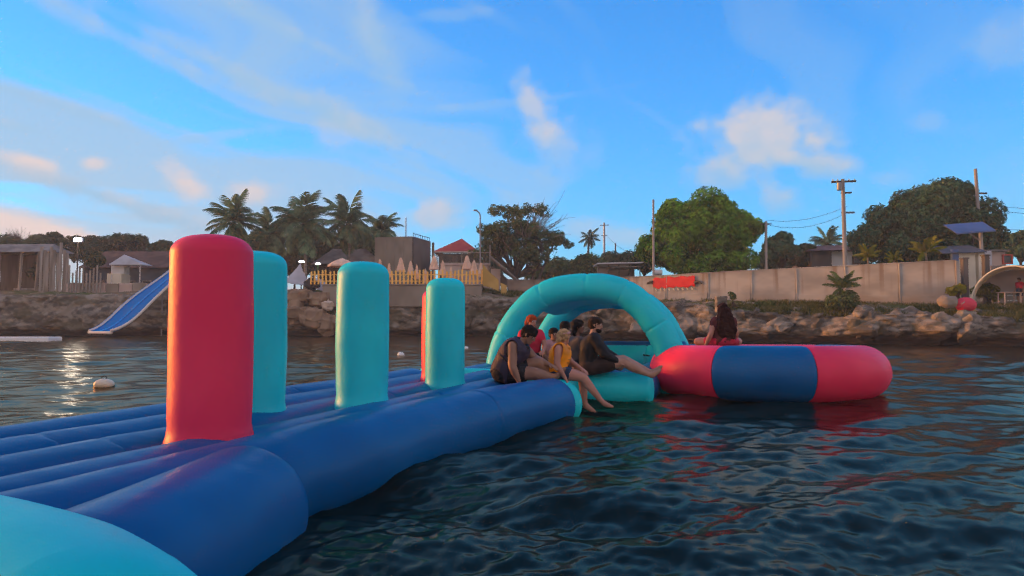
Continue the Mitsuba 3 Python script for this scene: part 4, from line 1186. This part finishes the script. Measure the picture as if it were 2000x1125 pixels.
v = s.vertices; aq = np.arctan2(v[:, 1] - q[1], v[:, 0] - q[0]); v[:, :2] = q[:2] + (v[:, :2] - q[:2]) * (1 + .05 * np.abs(np.cos(4 * aq)))[:, None]
part(k, 'canopy', trimesh.Trimesh(v, s.faces, process=False), 'pink_red', 40)
part(k, 'handle', pole(q + [-.1, -.2, .1], q + [-.75, -.75, -.15], .02), 'pole_wood', True)
k = thing('grey_sack', 'pale grey heap of sacking left of the red parasol', 'sack')
q = P(1852, 589, 41.0)
s = trimesh.creation.icosphere(3, 1.0); s.apply_scale([.65, .45, .38]); s.apply_translation(q)
part(k, 'heap', jitter(s, .12, 2.2, 6), 'concrete', True)

# tarpaulin on the rocks and boulders under it
k = thing('grey_tarpaulin', 'grey tarpaulin pulled to a peak on the boulders right of the second column', 'tarpaulin')
D = 67
tp = [(560, 545), (587, 514), (592, 530), (600, 545), (622, 543), (655, 566), (652, 578), (615, 562), (585, 556), (562, 552)]
dep = [0, 1.2, .9, .6, 1.0, .6, -.3, -.5, -.4, -.4]
pts = np.array([P(x, y, D + d) for (x, y), d in zip(tp, dep)])
cen = P(596, 546, D + .2)
Vt = np.vstack([[cen], pts])
Ft = [[0, 1 + i, 1 + (i + 1) % len(pts)] for i in range(len(pts))]
m = trimesh.Trimesh(Vt, Ft, process=False).subdivide().subdivide()
m = jitter(m, .10, 1.2, 8)
m = trimesh.Trimesh(np.vstack([m.vertices, m.vertices + [0, .03, -.03]]), np.vstack([m.faces, m.faces[:, ::-1] + len(m.vertices)]), process=False)
part(k, 'sheet', m, 'canvas_grey', 60)
part(k, 'prop', pole(P(588, 570, D + 1.3), P(587, 516, D + 1.25), .05), 'dark_wood', True)
rng = np.random.default_rng(23)
for x, y, D, r, sq, mt in [(585, 578, 66.2, 1.5, .62, 'stone_tan'), (622, 585, 65.8, 1.2, .6, 'stone_tan'), (641, 596, 65.0, .62, .8, 'stone_pale'), (575, 612, 65.2, 1.5, .7, 'stone_tan'), (612, 622, 64.9, 1.5, .75, 'stone_tan'), (640, 632, 64.7, 1.15, .9, 'stone_tan'), (609, 556, 66.8, .75, .75, 'stone_dark')]:
    s = trimesh.creation.icosphere(4, 1.0); s.apply_scale([r, r * .9, r * sq])
    s.apply_transform(trimesh.transformations.rotation_matrix(rng.random() * 3, [0, 0, 1]))
    s.apply_translation(P(x, y, D))
    v = np.round(s.vertices / (.6 * r)) * (.6 * r) * .5 + s.vertices * .5
    part('rocky_shore', 'boulder', jitter(trimesh.Trimesh(v, s.faces, process=False), .30 * r, 1.3 / r, int(x), 5), mt, True)

# ------------------------------------------------------------------ the blue water slide
k = thing('water_slide', 'blue two-lane water slide with white rims running down the left cliff', 'water slide')
pts, L = curve([P(196, 650, 59.2), P(210, 645, 59.8), P(268, 598, 62.8), P(330, 546, 66.0), P(388, 500, 69.0), P(396, 497, 70.0)], 40)
tg = np.gradient(pts, axis=0); tg /= np.linalg.norm(tg, axis=1, keepdims=True)
lat = np.cross(tg, [0, 0, 1]); lat /= np.linalg.norm(lat, axis=1, keepdims=True)
nn_ = np.cross(lat, tg)
w = 1.42
prof = [(-w, .34), (-w + .1, .06), (-w * .5, .0), (-.08, .05), (0, .14), (.08, .05), (w * .5, .0), (w - .1, .06), (w, .34)]
full = prof + [(a, b - .07) for a, b in prof[::-1]]
rings = np.array([[p + a * l + b * n_ for a, b in full] for p, l, n_ in zip(pts, lat, nn_)])
m_, q_ = rings.shape[:2]
i, j = np.meshgrid(np.arange(m_ - 1), np.arange(q_), indexing='ij')
p_, p2 = (i * q_ + j).ravel(), (i * q_ + (j + 1) % q_).ravel()
part(k, 'chute', trimesh.Trimesh(rings.reshape(-1, 3), np.vstack([np.stack([p_, p2, p2 + q_], 1), np.stack([p_, p2 + q_, p_ + q_], 1)]), process=False), 'slide_blue', 30)
part(k, 'centre_ridge', sweep(pts + nn_ * .15, .06, 8), 'slide_blue_light', True)
for s in (-1, 1):
    part(k, 'rim', sweep(pts + lat * s * (w + .04) + nn_ * .20, .12, 10), 'slide_white', True)
part(k, 'lip', sweep(np.array([pts[0] + lat[0] * a * w + nn_[0] * .02 - tg[0] * .02 for a in (-1.05, -.5, 0, .5, 1.05)]), .15, 10), 'slide_white', True)
for i in (24, 36):
    for s in (-.8, .8):
        q = pts[i] + lat[i] * s
        part(k, 'support', pole([q[0], q[1], max(-1.0, ground(q[0], q[1]) - 1.0) if q[1] > 66.5 else -1.5], q - [0, 0, .08], .07), 'metal_grey', True)
q = pts[-1]
part(k, 'platform', box(q[0] - 1.4, q[0] + 1.4, q[1] - .1, q[1] + 2.2, q[2] - .25, q[2] - .1, .02), 'grey_wood', False)
for sx in (-1.3, 1.3):
    for sy in (.0, 2.1):
        part(k, 'platform_post', pole([q[0] + sx, q[1] + sy, 4.2], [q[0] + sx, q[1] + sy, q[2] + .9], .08), 'grey_wood', True)

# ------------------------------------------------------------------ poles, lamps, wires
def simple_pole(name, label, category, x, y0, y1, D, r, mt='pole_wood', lean=0, group=None):
    k = thing(name, label, category, group)
    t = P(x, y0, D); b = P(x + lean, y1, D)
    z0 = min(ground(b[0], b[1]) - .3, b[2])
    part(k, 'shaft', pole([b[0], D, z0], t, r * 1.15, r * .8, 8), mt, True)
    return k, t


k, t = simple_pole('utility_pole', 'tall utility pole with crossarms left of the huge dark tree', 'utility pole', 1646, 350, 525, 53, .17, lean=5)
part(k, 'crossarm', obox(t + [-.9, 0, -.30], t + [1.05, 0, -.22], .12, .14), 'dark_wood', False)
part(k, 'crossarm', obox(t + [-.1, .15, -1.15], t + [.75, .15, -1.12], .10, .12), 'dark_wood', False)
part(k, 'crossarm', obox(t + [-.1, .15, -2.75], t + [.95, .15, -2.72], .10, .12), 'dark_wood', False)
part(k, 'transformer', sweep(t + np.array([[-.38, -.2, -.95], [-.38, -.2, -.9], [-.38, -.2, -.35], [-.38, -.2, -.3]]), [.16, .2, .2, .14], 14), 'metal_grey', 40)
for dx in (-.8, -.4, .5, .95):
    part(k, 'insulator', sweep(t + np.array([[dx, 0, -.16], [dx, 0, -.1], [dx, 0, .02]]), [.05, .07, .03], 8), 'white_paint', True)
k2, t2 = simple_pole('utility_pole', 'wooden utility pole against the right side of the huge dark tree', 'utility pole', 1905, 330, 470, 55, .15, lean=14)
part(k2, 'crossarm', obox(t2 + [.1, 0, -2.1], t2 + [.9, 0, -2.1], .1, .12), 'dark_wood', False)
k3, t3 = simple_pole('utility_pole', 'short pole at the right edge of the bright leafy tree', 'utility pole', 1496, 432, 525, 61, .14, lean=-1)
part(k3, 'crossarm', obox(t3 + [-.5, 0, -.3], t3 + [.5, 0, -.3], .1, .1), 'dark_wood', False)
k4, t4 = simple_pole('utility_pole', 'thin pole in front of the left side of the bright leafy tree', 'utility pole', 1276, 390, 535, 58, .10)
k5, t5 = simple_pole('utility_pole', 'pale far pole right of the small dark palm', 'utility pole', 1180, 435, 505, 110, .17, 'metal_grey')
part(k5, 'crossarm', obox(t5 + [-.7, 0, -.5], t5 + [.8, 0, -.45], .1, .12), 'metal_grey', False)
part(k5, 'crossarm', obox(t5 + [-.5, 0, -2.2], t5 + [.5, 0, -2.2], .1, .12), 'metal_grey', False)
simple_pole('utility_pole', 'short far reddish pole left of the bright leafy tree', 'utility pole', 1202, 475, 505, 108, .12, 'dark_wood')
simple_pole('mast', 'thin mast rising behind the grey concrete building', 'mast', 793, 425, 470, 90, .09, 'metal_grey')
simple_pole('mast', 'thin mast beside the leftmost tall palm', 'mast', 474, 402, 480, 88, .07, 'dark_wood', lean=-4)
k6, t6 = simple_pole('street_lamp', 'unlit street lamp with bent arm left of the spreading tree', 'street lamp', 938, 424, 500, 74, .09, 'metal_grey')
part(k6, 'arm', sweep(curve([t6, t6 + [-.12, 0, .45], t6 + [-.45, 0, .72]], 8)[0], .07, 7), 'metal_grey', True)
part(k6, 'lamp_head', box(t6[0] - .75, t6[0] - .3, t6[1] - .1, t6[1] + .1, t6[2] + .68, t6[2] + .84, .04), 'metal_grey', False)
simple_pole('gate_post', 'dark post left of the red roofed hut', 'post', 846, 474, 500, 77, .16, 'dark_wood')


def wire(label, p0, p1, sag=.5, r=.018):
    k = thing('power_line', label, 'power line')
    q = np.linspace(0, 1, 24)[:, None]
    part(k, 'cable', sweep(p0 * (1 - q) + p1 * q - np.array([0, 0, 1]) * 4 * sag * q * (1 - q), r, 5), 'wire_black', True)


wire('upper power line between the tall utility pole and the leafy tree', t + [.3, 0, -2.2], t3 + [.1, 0, .1])
wire('lower power line between the tall utility pole and the leafy tree', t + [.3, 0, -2.7], t3 + [.1, 0, -.3], .7)
wire('upper power line running right from the pole by the dark tree', t2 + [.6, 0, -2.9], P(2200, 385, 45), .6)
wire('lower power line running right from the pole by the dark tree', t2 + [.6, 0, -3.3], P(2200, 395, 45), .6)
wire('lowest power line right of the huge dark tree', t2 + [.4, 0, -4.9], P(2200, 440, 45), .3)
wire('power line from the far pale pole to the leafy tree', t5 + [.5, 0, -2.2], t4 + [0, 1, -4.9], .8)

k, t7 = simple_pole('garden_lamp', 'lit lamp on a green post under the tallest bushy palm', 'lamp', 621, 516, 545, 71, .05, 'leaf_mid_paint')
EMIT = {'type': 'area', 'radiance': rgb(2.2, 2.1, 1.9)}
def lamp(k, c, r, sq=.6, power=1.0):
    s = trimesh.creation.icosphere(2, 1.0); s.apply_scale([r, r * .6, r * sq]); s.apply_translation(c)
    d = dict(shape(s, 'white_paint', True)); d['emitter'] = {'type': 'area', 'radiance': rgb(2.0 * power, 1.95 * power, 1.8 * power)}
    scene[part_key(k, 'lamp_globe')] = d
lamp(k, t7 + [0, 0, .05], .26, .5, .5)
k, t8 = simple_pole('garden_lamp', 'lit lamp on a thin post above the grey tarpaulin', 'lamp', 589, 512, 545, 72, .04, 'dark_wood')
lamp(k, t8 + [0, 0, .05], .32, .4, .5)
k, t9 = simple_pole('floodlight', 'bright floodlight on a pole above the left skyline', 'floodlight', 152, 472, 510, 84, .08, 'dark_wood')
part(k, 'housing', box(t9[0] - .55, t9[0] + .55, t9[1] + .02, t9[1] + .35, t9[2] - .08, t9[2] + .55, .05), 'metal_grey', False)
d = dict(shape(box(t9[0] - .50, t9[0] + .50, t9[1] - .06, t9[1] + .015, t9[2] + .02, t9[2] + .46, .02), 'white_paint', False)); d['emitter'] = {'type': 'area', 'radiance': rgb(9, 9.5, 10)}
scene[part_key(k, 'lens')] = d


# broken blocks of limestone along the right shore
def rock_chunk(c, r, sq, seed):
    g = np.random.default_rng(seed)
    p = g.normal(size=(16, 3)); p /= np.linalg.norm(p, axis=1, keepdims=True)
    m = trimesh.convex.convex_hull(p * (.8 + .3 * g.random((16, 1))))
    m = m.subdivide().subdivide().subdivide()
    m.vertices *= np.array([r * (.9 + .5 * g.random()), r, r * sq])
    m.vertices += c
    m.merge_vertices()
    trimesh.smoothing.filter_taubin(m, iterations=3)
    return jitter(m, .34 * r, 1.5 / r, seed, 5)


rng = np.random.default_rng(41)
for i in range(40):
    x = 1000 + 1010 * (i + rng.random()) / 40
    X = P(x, 640, float(np.interp(x, [1000, 1450, 2000], [63, 47, 38])))[0]
    zf = rng.random()
    r = .45 + .75 * rng.random() ** 2
    z = .75 + zf * (float(LIP(X)) - .9)
    part('rocky_shore', 'boulder', rock_chunk(np.array([X, float(SHORE(X)) + .42 + 1.1 * zf ** 2 + .2 * rng.normal(), z]), r, .75 + .3 * rng.random(), 500 + i), 'rock', 40)


# ------------------------------------------------------------------ people
def ball(c, r, n=18):
    return m3.Manifold.sphere(float(r), n).translate([float(x) for x in c])


def hull(*cr):
    return m3.Manifold.batch_hull([ball(c, r) for c, r in cr])


def finish(ms, edge, it=8):
    m = m3.Manifold.batch_boolean(ms, m3.OpType.Add)
    t = mani(m.refine_to_length(edge))
    t.merge_vertices()
    trimesh.smoothing.filter_taubin(t, lamb=.5, nu=-.53, iterations=it)
    return t


for nm, c in [('skin_fair', (.42, .235, .165)), ('skin_tan', (.30, .16, .105)), ('skin_brown', (.17, .09, .06)), ('skin_pink', (.46, .22, .155))]:
    mat(nm, principled(vary(c, tuple(.82 * x for x in c), 6, 3), .5, specular=.35))
for nm, c, r in [('hair_black', (.012, .010, .010), .45), ('hair_brown', (.035, .022, .016), .45), ('hair_auburn', (.034, .011, .009), .5), ('hair_blond', (.46, .29, .15), .5), ('hair_red', (.34, .060, .018), .5), ('hair_grey', (.10, .095, .09), .5),
                 ('vest_navy', (.045, .035, .065), .7), ('vest_trim', (.012, .012, .016), .7), ('vest_orange', (.98, .33, .004), .6), ('vest_orange_dark', (.55, .20, .01), .6), ('cloth_black', (.012, .012, .016), .8),
                 ('cloth_red', (.55, .02, .06), .75), ('cloth_brown', (.05, .03, .026), .8), ('cloth_grey', (.09, .075, .075), .8), ('cloth_maroon', (.11, .022, .022), .8), ('cloth_pink', (.55, .30, .30), .8), ('cloth_blue', (.02, .04, .09), .8), ('eye_white', (.7, .7, .68), .3), ('lip', (.30, .09, .08), .5)]:
    mat(nm, principled(vary(c, tuple(.6 * x for x in c), 22 if nm[:4] == 'hair' else 5, 3), .8 if nm[:4] == 'hair' else r, specular=.15 if nm[:4] == 'hair' else .4))

BASE = dict(pel=(0, 0, .11), bel=(.01, 0, .25), che=(.03, 0, .40), nec=(.04, 0, .545), hed=(.06, 0, .69), sL=(.03, .175, .49), sR=(.03, -.175, .49), eL=(.10, .24, .23), eR=(.10, -.24, .23), wL=(.32, .16, .17), wR=(.32, -.16, .17),
            hL=(.03, .09, .09), hR=(.03, -.09, .09), kL=(.44, .12, .12), kR=(.44, -.12, .12), aL=(.80, .12, .0), aR=(.80, -.12, .0), yaw=0, nod=0, curl=.5)


def person(label, loc, face, pose, skin, hair, clothes, scale=1.0, hairstyle='short', sex='m', bulk=1.0):
    k = thing('person', label, 'person')
    J = {**BASE, **pose}
    J = {a: (np.array(b, float) if isinstance(b, tuple) else b) for a, b in J.items()}
    ca, sa = math.cos(math.radians(face)), math.sin(math.radians(face))
    M = np.eye(4); M[:3, :3] = np.array([[ca, -sa, 0], [sa, ca, 0], [0, 0, 1]]) * scale; M[:3, 3] = loc
    fin = lambda m: m.apply_transform(M)
    wd = 1.0 if sex == 'm' else .90
    y = np.array([0, 1, 0.])
    sh = J['sL'] - J['sR']; sh /= np.linalg.norm(sh)
    up = J['nec'] - J['che']; up /= np.linalg.norm(up)
    B_ = bulk
    tor = lambda e: [hull((J['pel'] + y * .075 * B_, .105 * B_ + e), (J['pel'] - y * .075 * B_, .105 * B_ + e), (J['bel'] + sh * .07 * wd * B_, .098 * B_ + e), (J['bel'] - sh * .07 * wd * B_, .098 * B_ + e)),
                     hull((J['bel'] + sh * .07 * wd * B_, .098 * B_ + e), (J['bel'] - sh * .07 * wd * B_, .098 * B_ + e), (J['che'] + sh * .085 * wd * B_, .105 * B_ + e), (J['che'] - sh * .085 * wd * B_, .105 * B_ + e)),
                     hull((J['che'] + sh * .085 * wd * B_, .105 * B_ + e), (J['che'] - sh * .085 * wd * B_, .105 * B_ + e), (J['sL'] - sh * .03, .055 * B_ + e), (J['sR'] + sh * .03, .055 * B_ + e), (J['nec'] - up * .05, .06 + e))]
    ms = tor(0)
    # head: skull, jaw, nose, ears; turned by yaw and nod
    hy, hn = math.radians(J['yaw']), math.radians(J['nod'])
    fx = np.array([math.cos(hy) * math.cos(hn), math.sin(hy) * math.cos(hn), -math.sin(hn)]); fl = np.array([-math.sin(hy), math.cos(hy), 0]); fu = np.cross(fx, fl)
    H = J['hed']
    hp = lambda a, b, c: H + fx * a + fl * b + fu * c
    ms.append(hull((J['nec'] - up * .03, .056), (hp(-.015, 0, -.06), .052)))
    ms += [hull((hp(-.025, 0, .035), .082), (hp(.025, 0, .035), .078), (hp(.0, 0, -.01), .074)), hull((hp(.02, 0, -.03), .068), (hp(.062, 0, -.088), .030), (hp(.03, .03, -.07), .032), (hp(.03, -.03, -.07), .032))]
    face_bits = [hull((hp(.090, 0, .015), .010), (hp(.108, 0, -.022), .013), (hp(.092, .010, -.030), .010), (hp(.092, -.010, -.030), .010))]
    for s in (-1, 1):
        face_bits.append(hull((hp(-.01, s * .080, .012), .014), (hp(-.006, s * .082, -.018), .010)))
    # limbs
    for s in 'LR':
        ms += [hull((J['s' + s], .056 * (wd + 1) / 2 * B_), (J['s' + s] * .55 + J['e' + s] * .45, .053 * (wd + 1) / 2 * B_), (J['e' + s], .041 * B_)), hull((J['e' + s], .041 * B_), (J['e' + s] * .7 + J['w' + s] * .3, .043 * B_), (J['w' + s], .028))]
        ms += [hull((J['h' + s], .095 * B_), (J['k' + s], .062 * B_)), hull((J['k' + s], .060 * B_), ((J['k' + s] * .65 + J['a' + s] * .35) - [0, 0, .012], .060 * B_), (J['a' + s], .036))]
        d = J['a' + s] - J['k' + s]; d /= np.linalg.norm(d)
        toe = J.get('t' + s)
        if toe is None:
            f_ = np.array([.55, 0, .0]) + np.array([0, 0, .6 if abs(d[2]) < .6 else -.25])
            toe = J['a' + s] + f_ / np.linalg.norm(f_) * .17 + d * .05
        ms += [hull((J['a' + s], .036), (J['a' + s] + d * .045, .034), ((toe + J['a' + s]) / 2 + d * .03, .032), (toe, .020))]
    hands = []
    for s, sg in (('L', 1), ('R', -1)):
        w, e = J['w' + s], J['e' + s]
        d = (w - e) / np.linalg.norm(w - e)
        side = np.cross(d, [0, 0, 1.]); side /= np.linalg.norm(side) + 1e-6
        dn = np.cross(side, d) * (-1 if np.cross(side, d)[2] > 0 else 1)
        palm = w + d * .055
        hands.append(hull((w, .026), (palm + side * .026, .016), (palm - side * .026, .016), (w + d * .085 + side * .024, .013), (w + d * .085 - side * .024, .013)))
        for i in range(4):
            o = side * (.030 - .020 * i)
            L = (.062, .074, .070, .054)[i]
            p0 = w + d * .088 + o; c = J['curl'] * (.8 + .1 * i)
            p1 = p0 + (d * math.cos(c * .5) + dn * math.sin(c * .5)) * L * .55 + o * .10
            p2 = p1 + (d * math.cos(c * 1.3) + dn * math.sin(c * 1.3)) * L * .5
            hands += [hull((p0, .0095), (p1, .0088)), hull((p1, .0088), (p2, .0072))]
        ts = -side * sg if s == 'R' else side
        q0 = w + d * .030 + ts * .024; q1 = q0 + ts * .026 + d * .030 + dn * .012; q2 = q1 + d * .030 + dn * .010
        hands += [hull((q0, .013), (q1, .0105)), hull((q1, .0105), (q2, .0085))]
    part(k, 'body', fin(finish(ms + face_bits + hands, .022, 4)), skin, True)
    # face details
    for s in (-1, 1):
        e_ = trimesh.creation.icosphere(2, .0125); e_.apply_translation(hp(.085, s * .032, .012))
        i_ = trimesh.creation.icosphere(2, .0065); i_.apply_translation(hp(.0935, s * .032, .012))
        ek = part(k, 'eye', fin(e_), 'eye_white', True)
        scene[ek + '__iris'] = shape(fin(i_), 'hair_black', True)
        part(k, 'eyebrow', fin(mani(hull((hp(.088, s * .018, .036), .005), (hp(.084, s * .045, .038), .004)))), hair, True)
    part(k, 'mouth', fin(mani(hull((hp(.090, .020, -.058), .006), (hp(.096, 0, -.058), .007), (hp(.090, -.020, -.058), .006)))), 'lip', True)
    # hair
    cap = m3.Manifold.batch_hull([ball(hp(-.03, 0, .045), .092), ball(hp(.022, 0, .050), .084), ball(hp(-.03, 0, .0), .086)])
    cut = hull((hp(.13, .07, -.01), .055), (hp(.13, -.07, -.01), .055), (hp(.10, .07, -.09), .06), (hp(.10, -.07, -.09), .06), (hp(.03, .1, -.12), .05), (hp(.03, -.1, -.12), .05))
    hs = [cap - cut]
    if hairstyle == 'ponytail':
        hs += [hull((hp(-.11, 0, .06), .045), (hp(-.135, 0, .03), .045)), hull((hp(-.135, 0, .03), .045), (hp(-.15, 0, -.07), .035)), hull((hp(-.15, 0, -.07), .036), (hp(-.13, 0, -.16), .018))]
    if hairstyle == 'long':
        hs += [hull((hp(-.07, .05, .0), .065), (hp(-.07, -.05, .0), .065), (hp(-.10, .10, -.18), .06), (hp(-.10, -.10, -.18), .06)), hull((hp(-.10, .10, -.18), .06), (hp(-.10, -.10, -.18), .06), (hp(-.13, .15, -.38), .05), (hp(-.13, -.15, -.38), .05)),
               hull((hp(-.13, .15, -.38), .05), (hp(-.13, -.15, -.38), .05), (hp(-.11, .11, -.52), .03), (hp(-.11, -.12, -.54), .03))]
    if hairstyle == 'bob':
        hs += [hull((hp(-.05, .06, .0), .05), (hp(-.05, -.06, .0), .05), (hp(-.06, .075, -.12), .035), (hp(-.06, -.075, -.12), .035))]
    part(k, 'hair', fin(jitter(finish(hs, .014, 2), .020, 26, 3)), hair, True)
    if 'beard' in clothes:
        b_ = hull((hp(.068, 0, -.092), .036), (hp(.035, .042, -.072), .028), (hp(.035, -.042, -.072), .028), (hp(.085, 0, -.075), .020)) - hull((hp(.10, 0, -.056), .018), (hp(.12, 0, -.04), .03))
        part(k, 'beard', fin(finish([b_], .015, 2)), clothes['beard'], True)
    if 'band' in clothes:
        g_ = np.linspace(0, 2 * PI, 25)
        part(k, 'headband', fin(sweep(np.array([hp(.088 * math.cos(a) - .005, .088 * math.sin(a), .065 + .02 * math.cos(a)) for a in g_]) * 1.0, .017, 8)), clothes['band'], True)
    # clothes
    if 'shirt' in clothes:
        ss = tor(.016)
        q = clothes.get('sleeve', .5)
        for s in 'LR':
            e_ = J['e' + s]
            if q <= 1:
                ss.append(hull((J['s' + s], .070 * B_), (J['s' + s] * (1 - q) + e_ * q, .062 * B_)))
            else:
                ss += [hull((J['s' + s], .074 * B_), (e_, .060 * B_)), hull((e_, .060 * B_), (J['w' + s] * .93 + e_ * .07, .040))]
        part(k, 'shirt', fin(jitter(finish(ss, .03, 5), .012, 9, 5)), clothes['shirt'], True)
    if 'shorts' in clothes:
        q = clothes.get('short_len', .6)
        ss = [hull((J['pel'] + y * .075 * B_, .122 * B_), (J['pel'] - y * .075 * B_, .122 * B_), (J['bel'] * .5 + J['pel'] * .5, .118 * B_))]
        for s in 'LR':
            ss.append(hull((J['h' + s], .112 * B_), (J['h' + s] * (1 - q) + J['k' + s] * q, .094 * B_)))
        part(k, 'shorts', fin(jitter(finish(ss, .03, 4), .012, 9, 6)), clothes['shorts'], True)
    if 'vest' in clothes:
        nrm = np.cross(sh, up)
        vv = m3.Manifold.batch_boolean(tor(.040), m3.OpType.Add)
        for s, sg in (('L', 1), ('R', -1)):                       # arm holes and neck hole
            vv = vv - hull((J['s' + s] + sh * sg * .02, .078), (J['s' + s] + sh * sg * .3, .09), (J['s' + s] * .5 + J['e' + s] * .5 + sh * sg * .06, .07))
        vv = vv - hull((J['nec'] + up * .02, .085), (H, .14)) - hull((J['pel'] - up * .12 - y * .3, .12), (J['pel'] - up * .12 + y * .3, .12))
        v_ = finish([vv], .025, 4)
        part(k, 'vest', fin(jitter(v_, .012, 7, 7)), clothes['vest'], True)
        for q in (.25, .62):
            c_ = J['bel'] * (1 - q) + J['che'] * q
            a_ = np.linspace(0, 2 * PI, 33)
            part(k, 'vest_strap', fin(sweep(np.array([c_ + sh * (.172 * B_ + .047) * math.cos(t) * wd + nrm * (.106 * B_ + .044) * math.sin(t) for t in a_]), .011, 6)), clothes['trim'], True)
        part(k, 'vest_collar', fin(sweep(np.array([J['nec'] - up * .015 + sh * .105 * math.cos(t) + nrm * .10 * math.sin(t) for t in np.linspace(0, 2 * PI, 25)]), .034, 8)), clothes['collar'], True)
    return k


def seat(x, y, D, z):
    p = P(x, y, D)
    return [p[0], p[1], z]


# man in the dark life vest, bent forward at the end of the runway
person('man in dark purple life vest sitting bent forward at the far runway end', seat(986, 724, 10.55, .55), -14,
       dict(bel=(.06, 0, .25), che=(.15, 0, .385), nec=(.24, 0, .50), hed=(.335, .0, .60), nod=32, yaw=-8, sR=(.16, -.20, .455), sL=(.18, .19, .455), eR=(.17, -.27, .19), wR=(.26, -.24, -.02), eL=(.38, .20, .27), wL=(.60, .08, .20),
            kR=(.46, -.14, .09), kL=(.44, .10, .22), aR=(.66, .14, .03), aL=(.60, .26, .04)), 'skin_tan', 'hair_black',
       dict(vest='vest_navy', trim='vest_trim', collar='vest_trim', shorts='cloth_black', short_len=.55), 1.15, bulk=1.36)
# blond woman in the orange vest, legs over the end
person('woman with blond ponytail and bright orange life vest, legs hanging over the water', seat(1088, 735, 10.75, .55), -12,
       dict(bel=(.02, 0, .24), che=(.06, 0, .375), nec=(.09, 0, .50), hed=(.115, 0, .63), yaw=62, nod=4, sR=(.05, -.165, .46), sL=(.08, .165, .46), eR=(.03, -.23, .22), wR=(.15, -.20, .02), eL=(.18, .22, .24), wL=(.36, .12, .14),
            kR=(.42, -.10, .02), kL=(.38, .10, .03), aR=(.70, -.10, -.34), aL=(.42, .10, -.40), tR=(.86, -.12, -.41)), 'skin_pink', 'hair_blond',
       dict(vest='vest_orange', trim='vest_orange_dark', collar='vest_orange', shorts='cloth_blue', short_len=.35, band='cloth_pink'), 1.03, 'ponytail', 'f', bulk=1.14)
# bearded man in black, legs stretched towards the trampoline
person('bearded man in a black long-sleeved shirt and brown shorts, legs stretched to the right', seat(1150, 722, 12.05, .55), -8,
       dict(bel=(.0, 0, .27), che=(.02, 0, .42), nec=(.06, 0, .59), hed=(.11, 0, .745), yaw=-6, nod=4, sR=(.08, -.20, .54), sL=(.09, .19, .54), eR=(.24, -.26, .30), wR=(.48, -.20, .17), eL=(.26, .22, .30), wL=(.50, .12, .20),
            kR=(.56, -.16, .17), kL=(.55, .10, .19), aR=(.94, -.26, -.02), aL=(.98, .0, .0), tR=(1.10, -.32, .06), tL=(1.14, -.04, .10)), 'skin_fair', 'hair_brown',
       dict(shirt='cloth_black', sleeve=2, shorts='cloth_brown', short_len=.6, beard='hair_black'), 1.12, bulk=1.30)
person('dark-haired person in grey shirt sitting just left of the bearded man', seat(1121, 722, 12.75, .55), 20,
       dict(hed=(.08, 0, .72), yaw=-30), 'skin_brown', 'hair_black', dict(shirt='cloth_grey', sleeve=.9, shorts='cloth_black'), 1.10, 'bob', 'f', bulk=1.2)
person('dark-haired person half hidden behind the woman in the orange vest', seat(1100, 722, 13.4, .55), 40,
       dict(yaw=10), 'skin_brown', 'hair_black', dict(shirt='cloth_maroon', sleeve=.6, shorts='cloth_black'), 1.10, 'short', bulk=1.2)
person('black-haired child peeking from behind the blond woman', seat(1078, 722, 12.9, .55), -60,
       dict(hed=(.07, 0, .66)), 'skin_tan', 'hair_black', dict(shirt='cloth_pink', sleeve=.5, shorts='cloth_black'), .98, 'short')
person('red-haired person in a red top kneeling behind the man in the dark vest', seat(1037, 716, 12.6, .62), -80,
       dict(pel=(0, 0, .20), bel=(.01, 0, .34), che=(.03, 0, .50), nec=(.04, 0, .645), hed=(.06, 0, .79), sL=(.03, .175, .59), sR=(.03, -.175, .59), hL=(0, .09, .18), hR=(0, -.09, .18), kL=(.30, .12, -.02), kR=(.30, -.12, -.02), aL=(-.06, .12, -.04), aR=(-.06, -.12, -.04), tL=(-.2, .12, -.04), tR=(-.2, -.12, -.04), eL=(.12, .24, .34), eR=(.12, -.24, .34), wL=(.30, .16, .28), wR=(.30, -.16, .28), yaw=20),
       'skin_pink', 'hair_red', dict(shirt='cloth_red', sleeve=.5, shorts='cloth_black'), 1.04, 'bob', 'f')
# woman on the trampoline, seen from behind
q = P(1415, 668, 14.1)
person('long-haired woman in red shorts sitting on the trampoline with her back turned', [q[0], q[1], .91], 96,
       dict(kL=(.26, .42, .10), kR=(.28, -.40, .10), aL=(.42, .10, .02), aR=(.46, -.10, .02), tL=(.52, -.02, .02), tR=(.56, .02, .03), eL=(-.02, .27, .26), wL=(.06, .34, .05), eR=(.06, -.26, .25), wR=(.22, -.32, .12), hed=(.07, 0, .70), nod=8),
       'skin_pink', 'hair_auburn', dict(shirt='cloth_maroon', sleeve=.3, shorts='cloth_red', short_len=.5), 1.12, 'long', 'f', bulk=1.22)
# visitor in red under the tent
q = P(1993, 592, 42.0)
person('person in a red shirt and dark shorts standing under the round cream tent', [q[0], q[1], q[2] + .78], 200,
       dict(kL=(.04, .10, -.30), kR=(.06, -.10, -.30), aL=(.0, .10, -.72), aR=(.0, -.10, -.72), tL=(.16, .12, -.76), tR=(.16, -.12, -.76), eL=(.0, .23, .22), eR=(.0, -.23, .22), wL=(.08, .24, .0), wR=(.14, -.22, .02)),
       'skin_tan', 'hair_black', dict(shirt='cloth_red', sleeve=.6, shorts='cloth_blue', short_len=.9), 1.0)
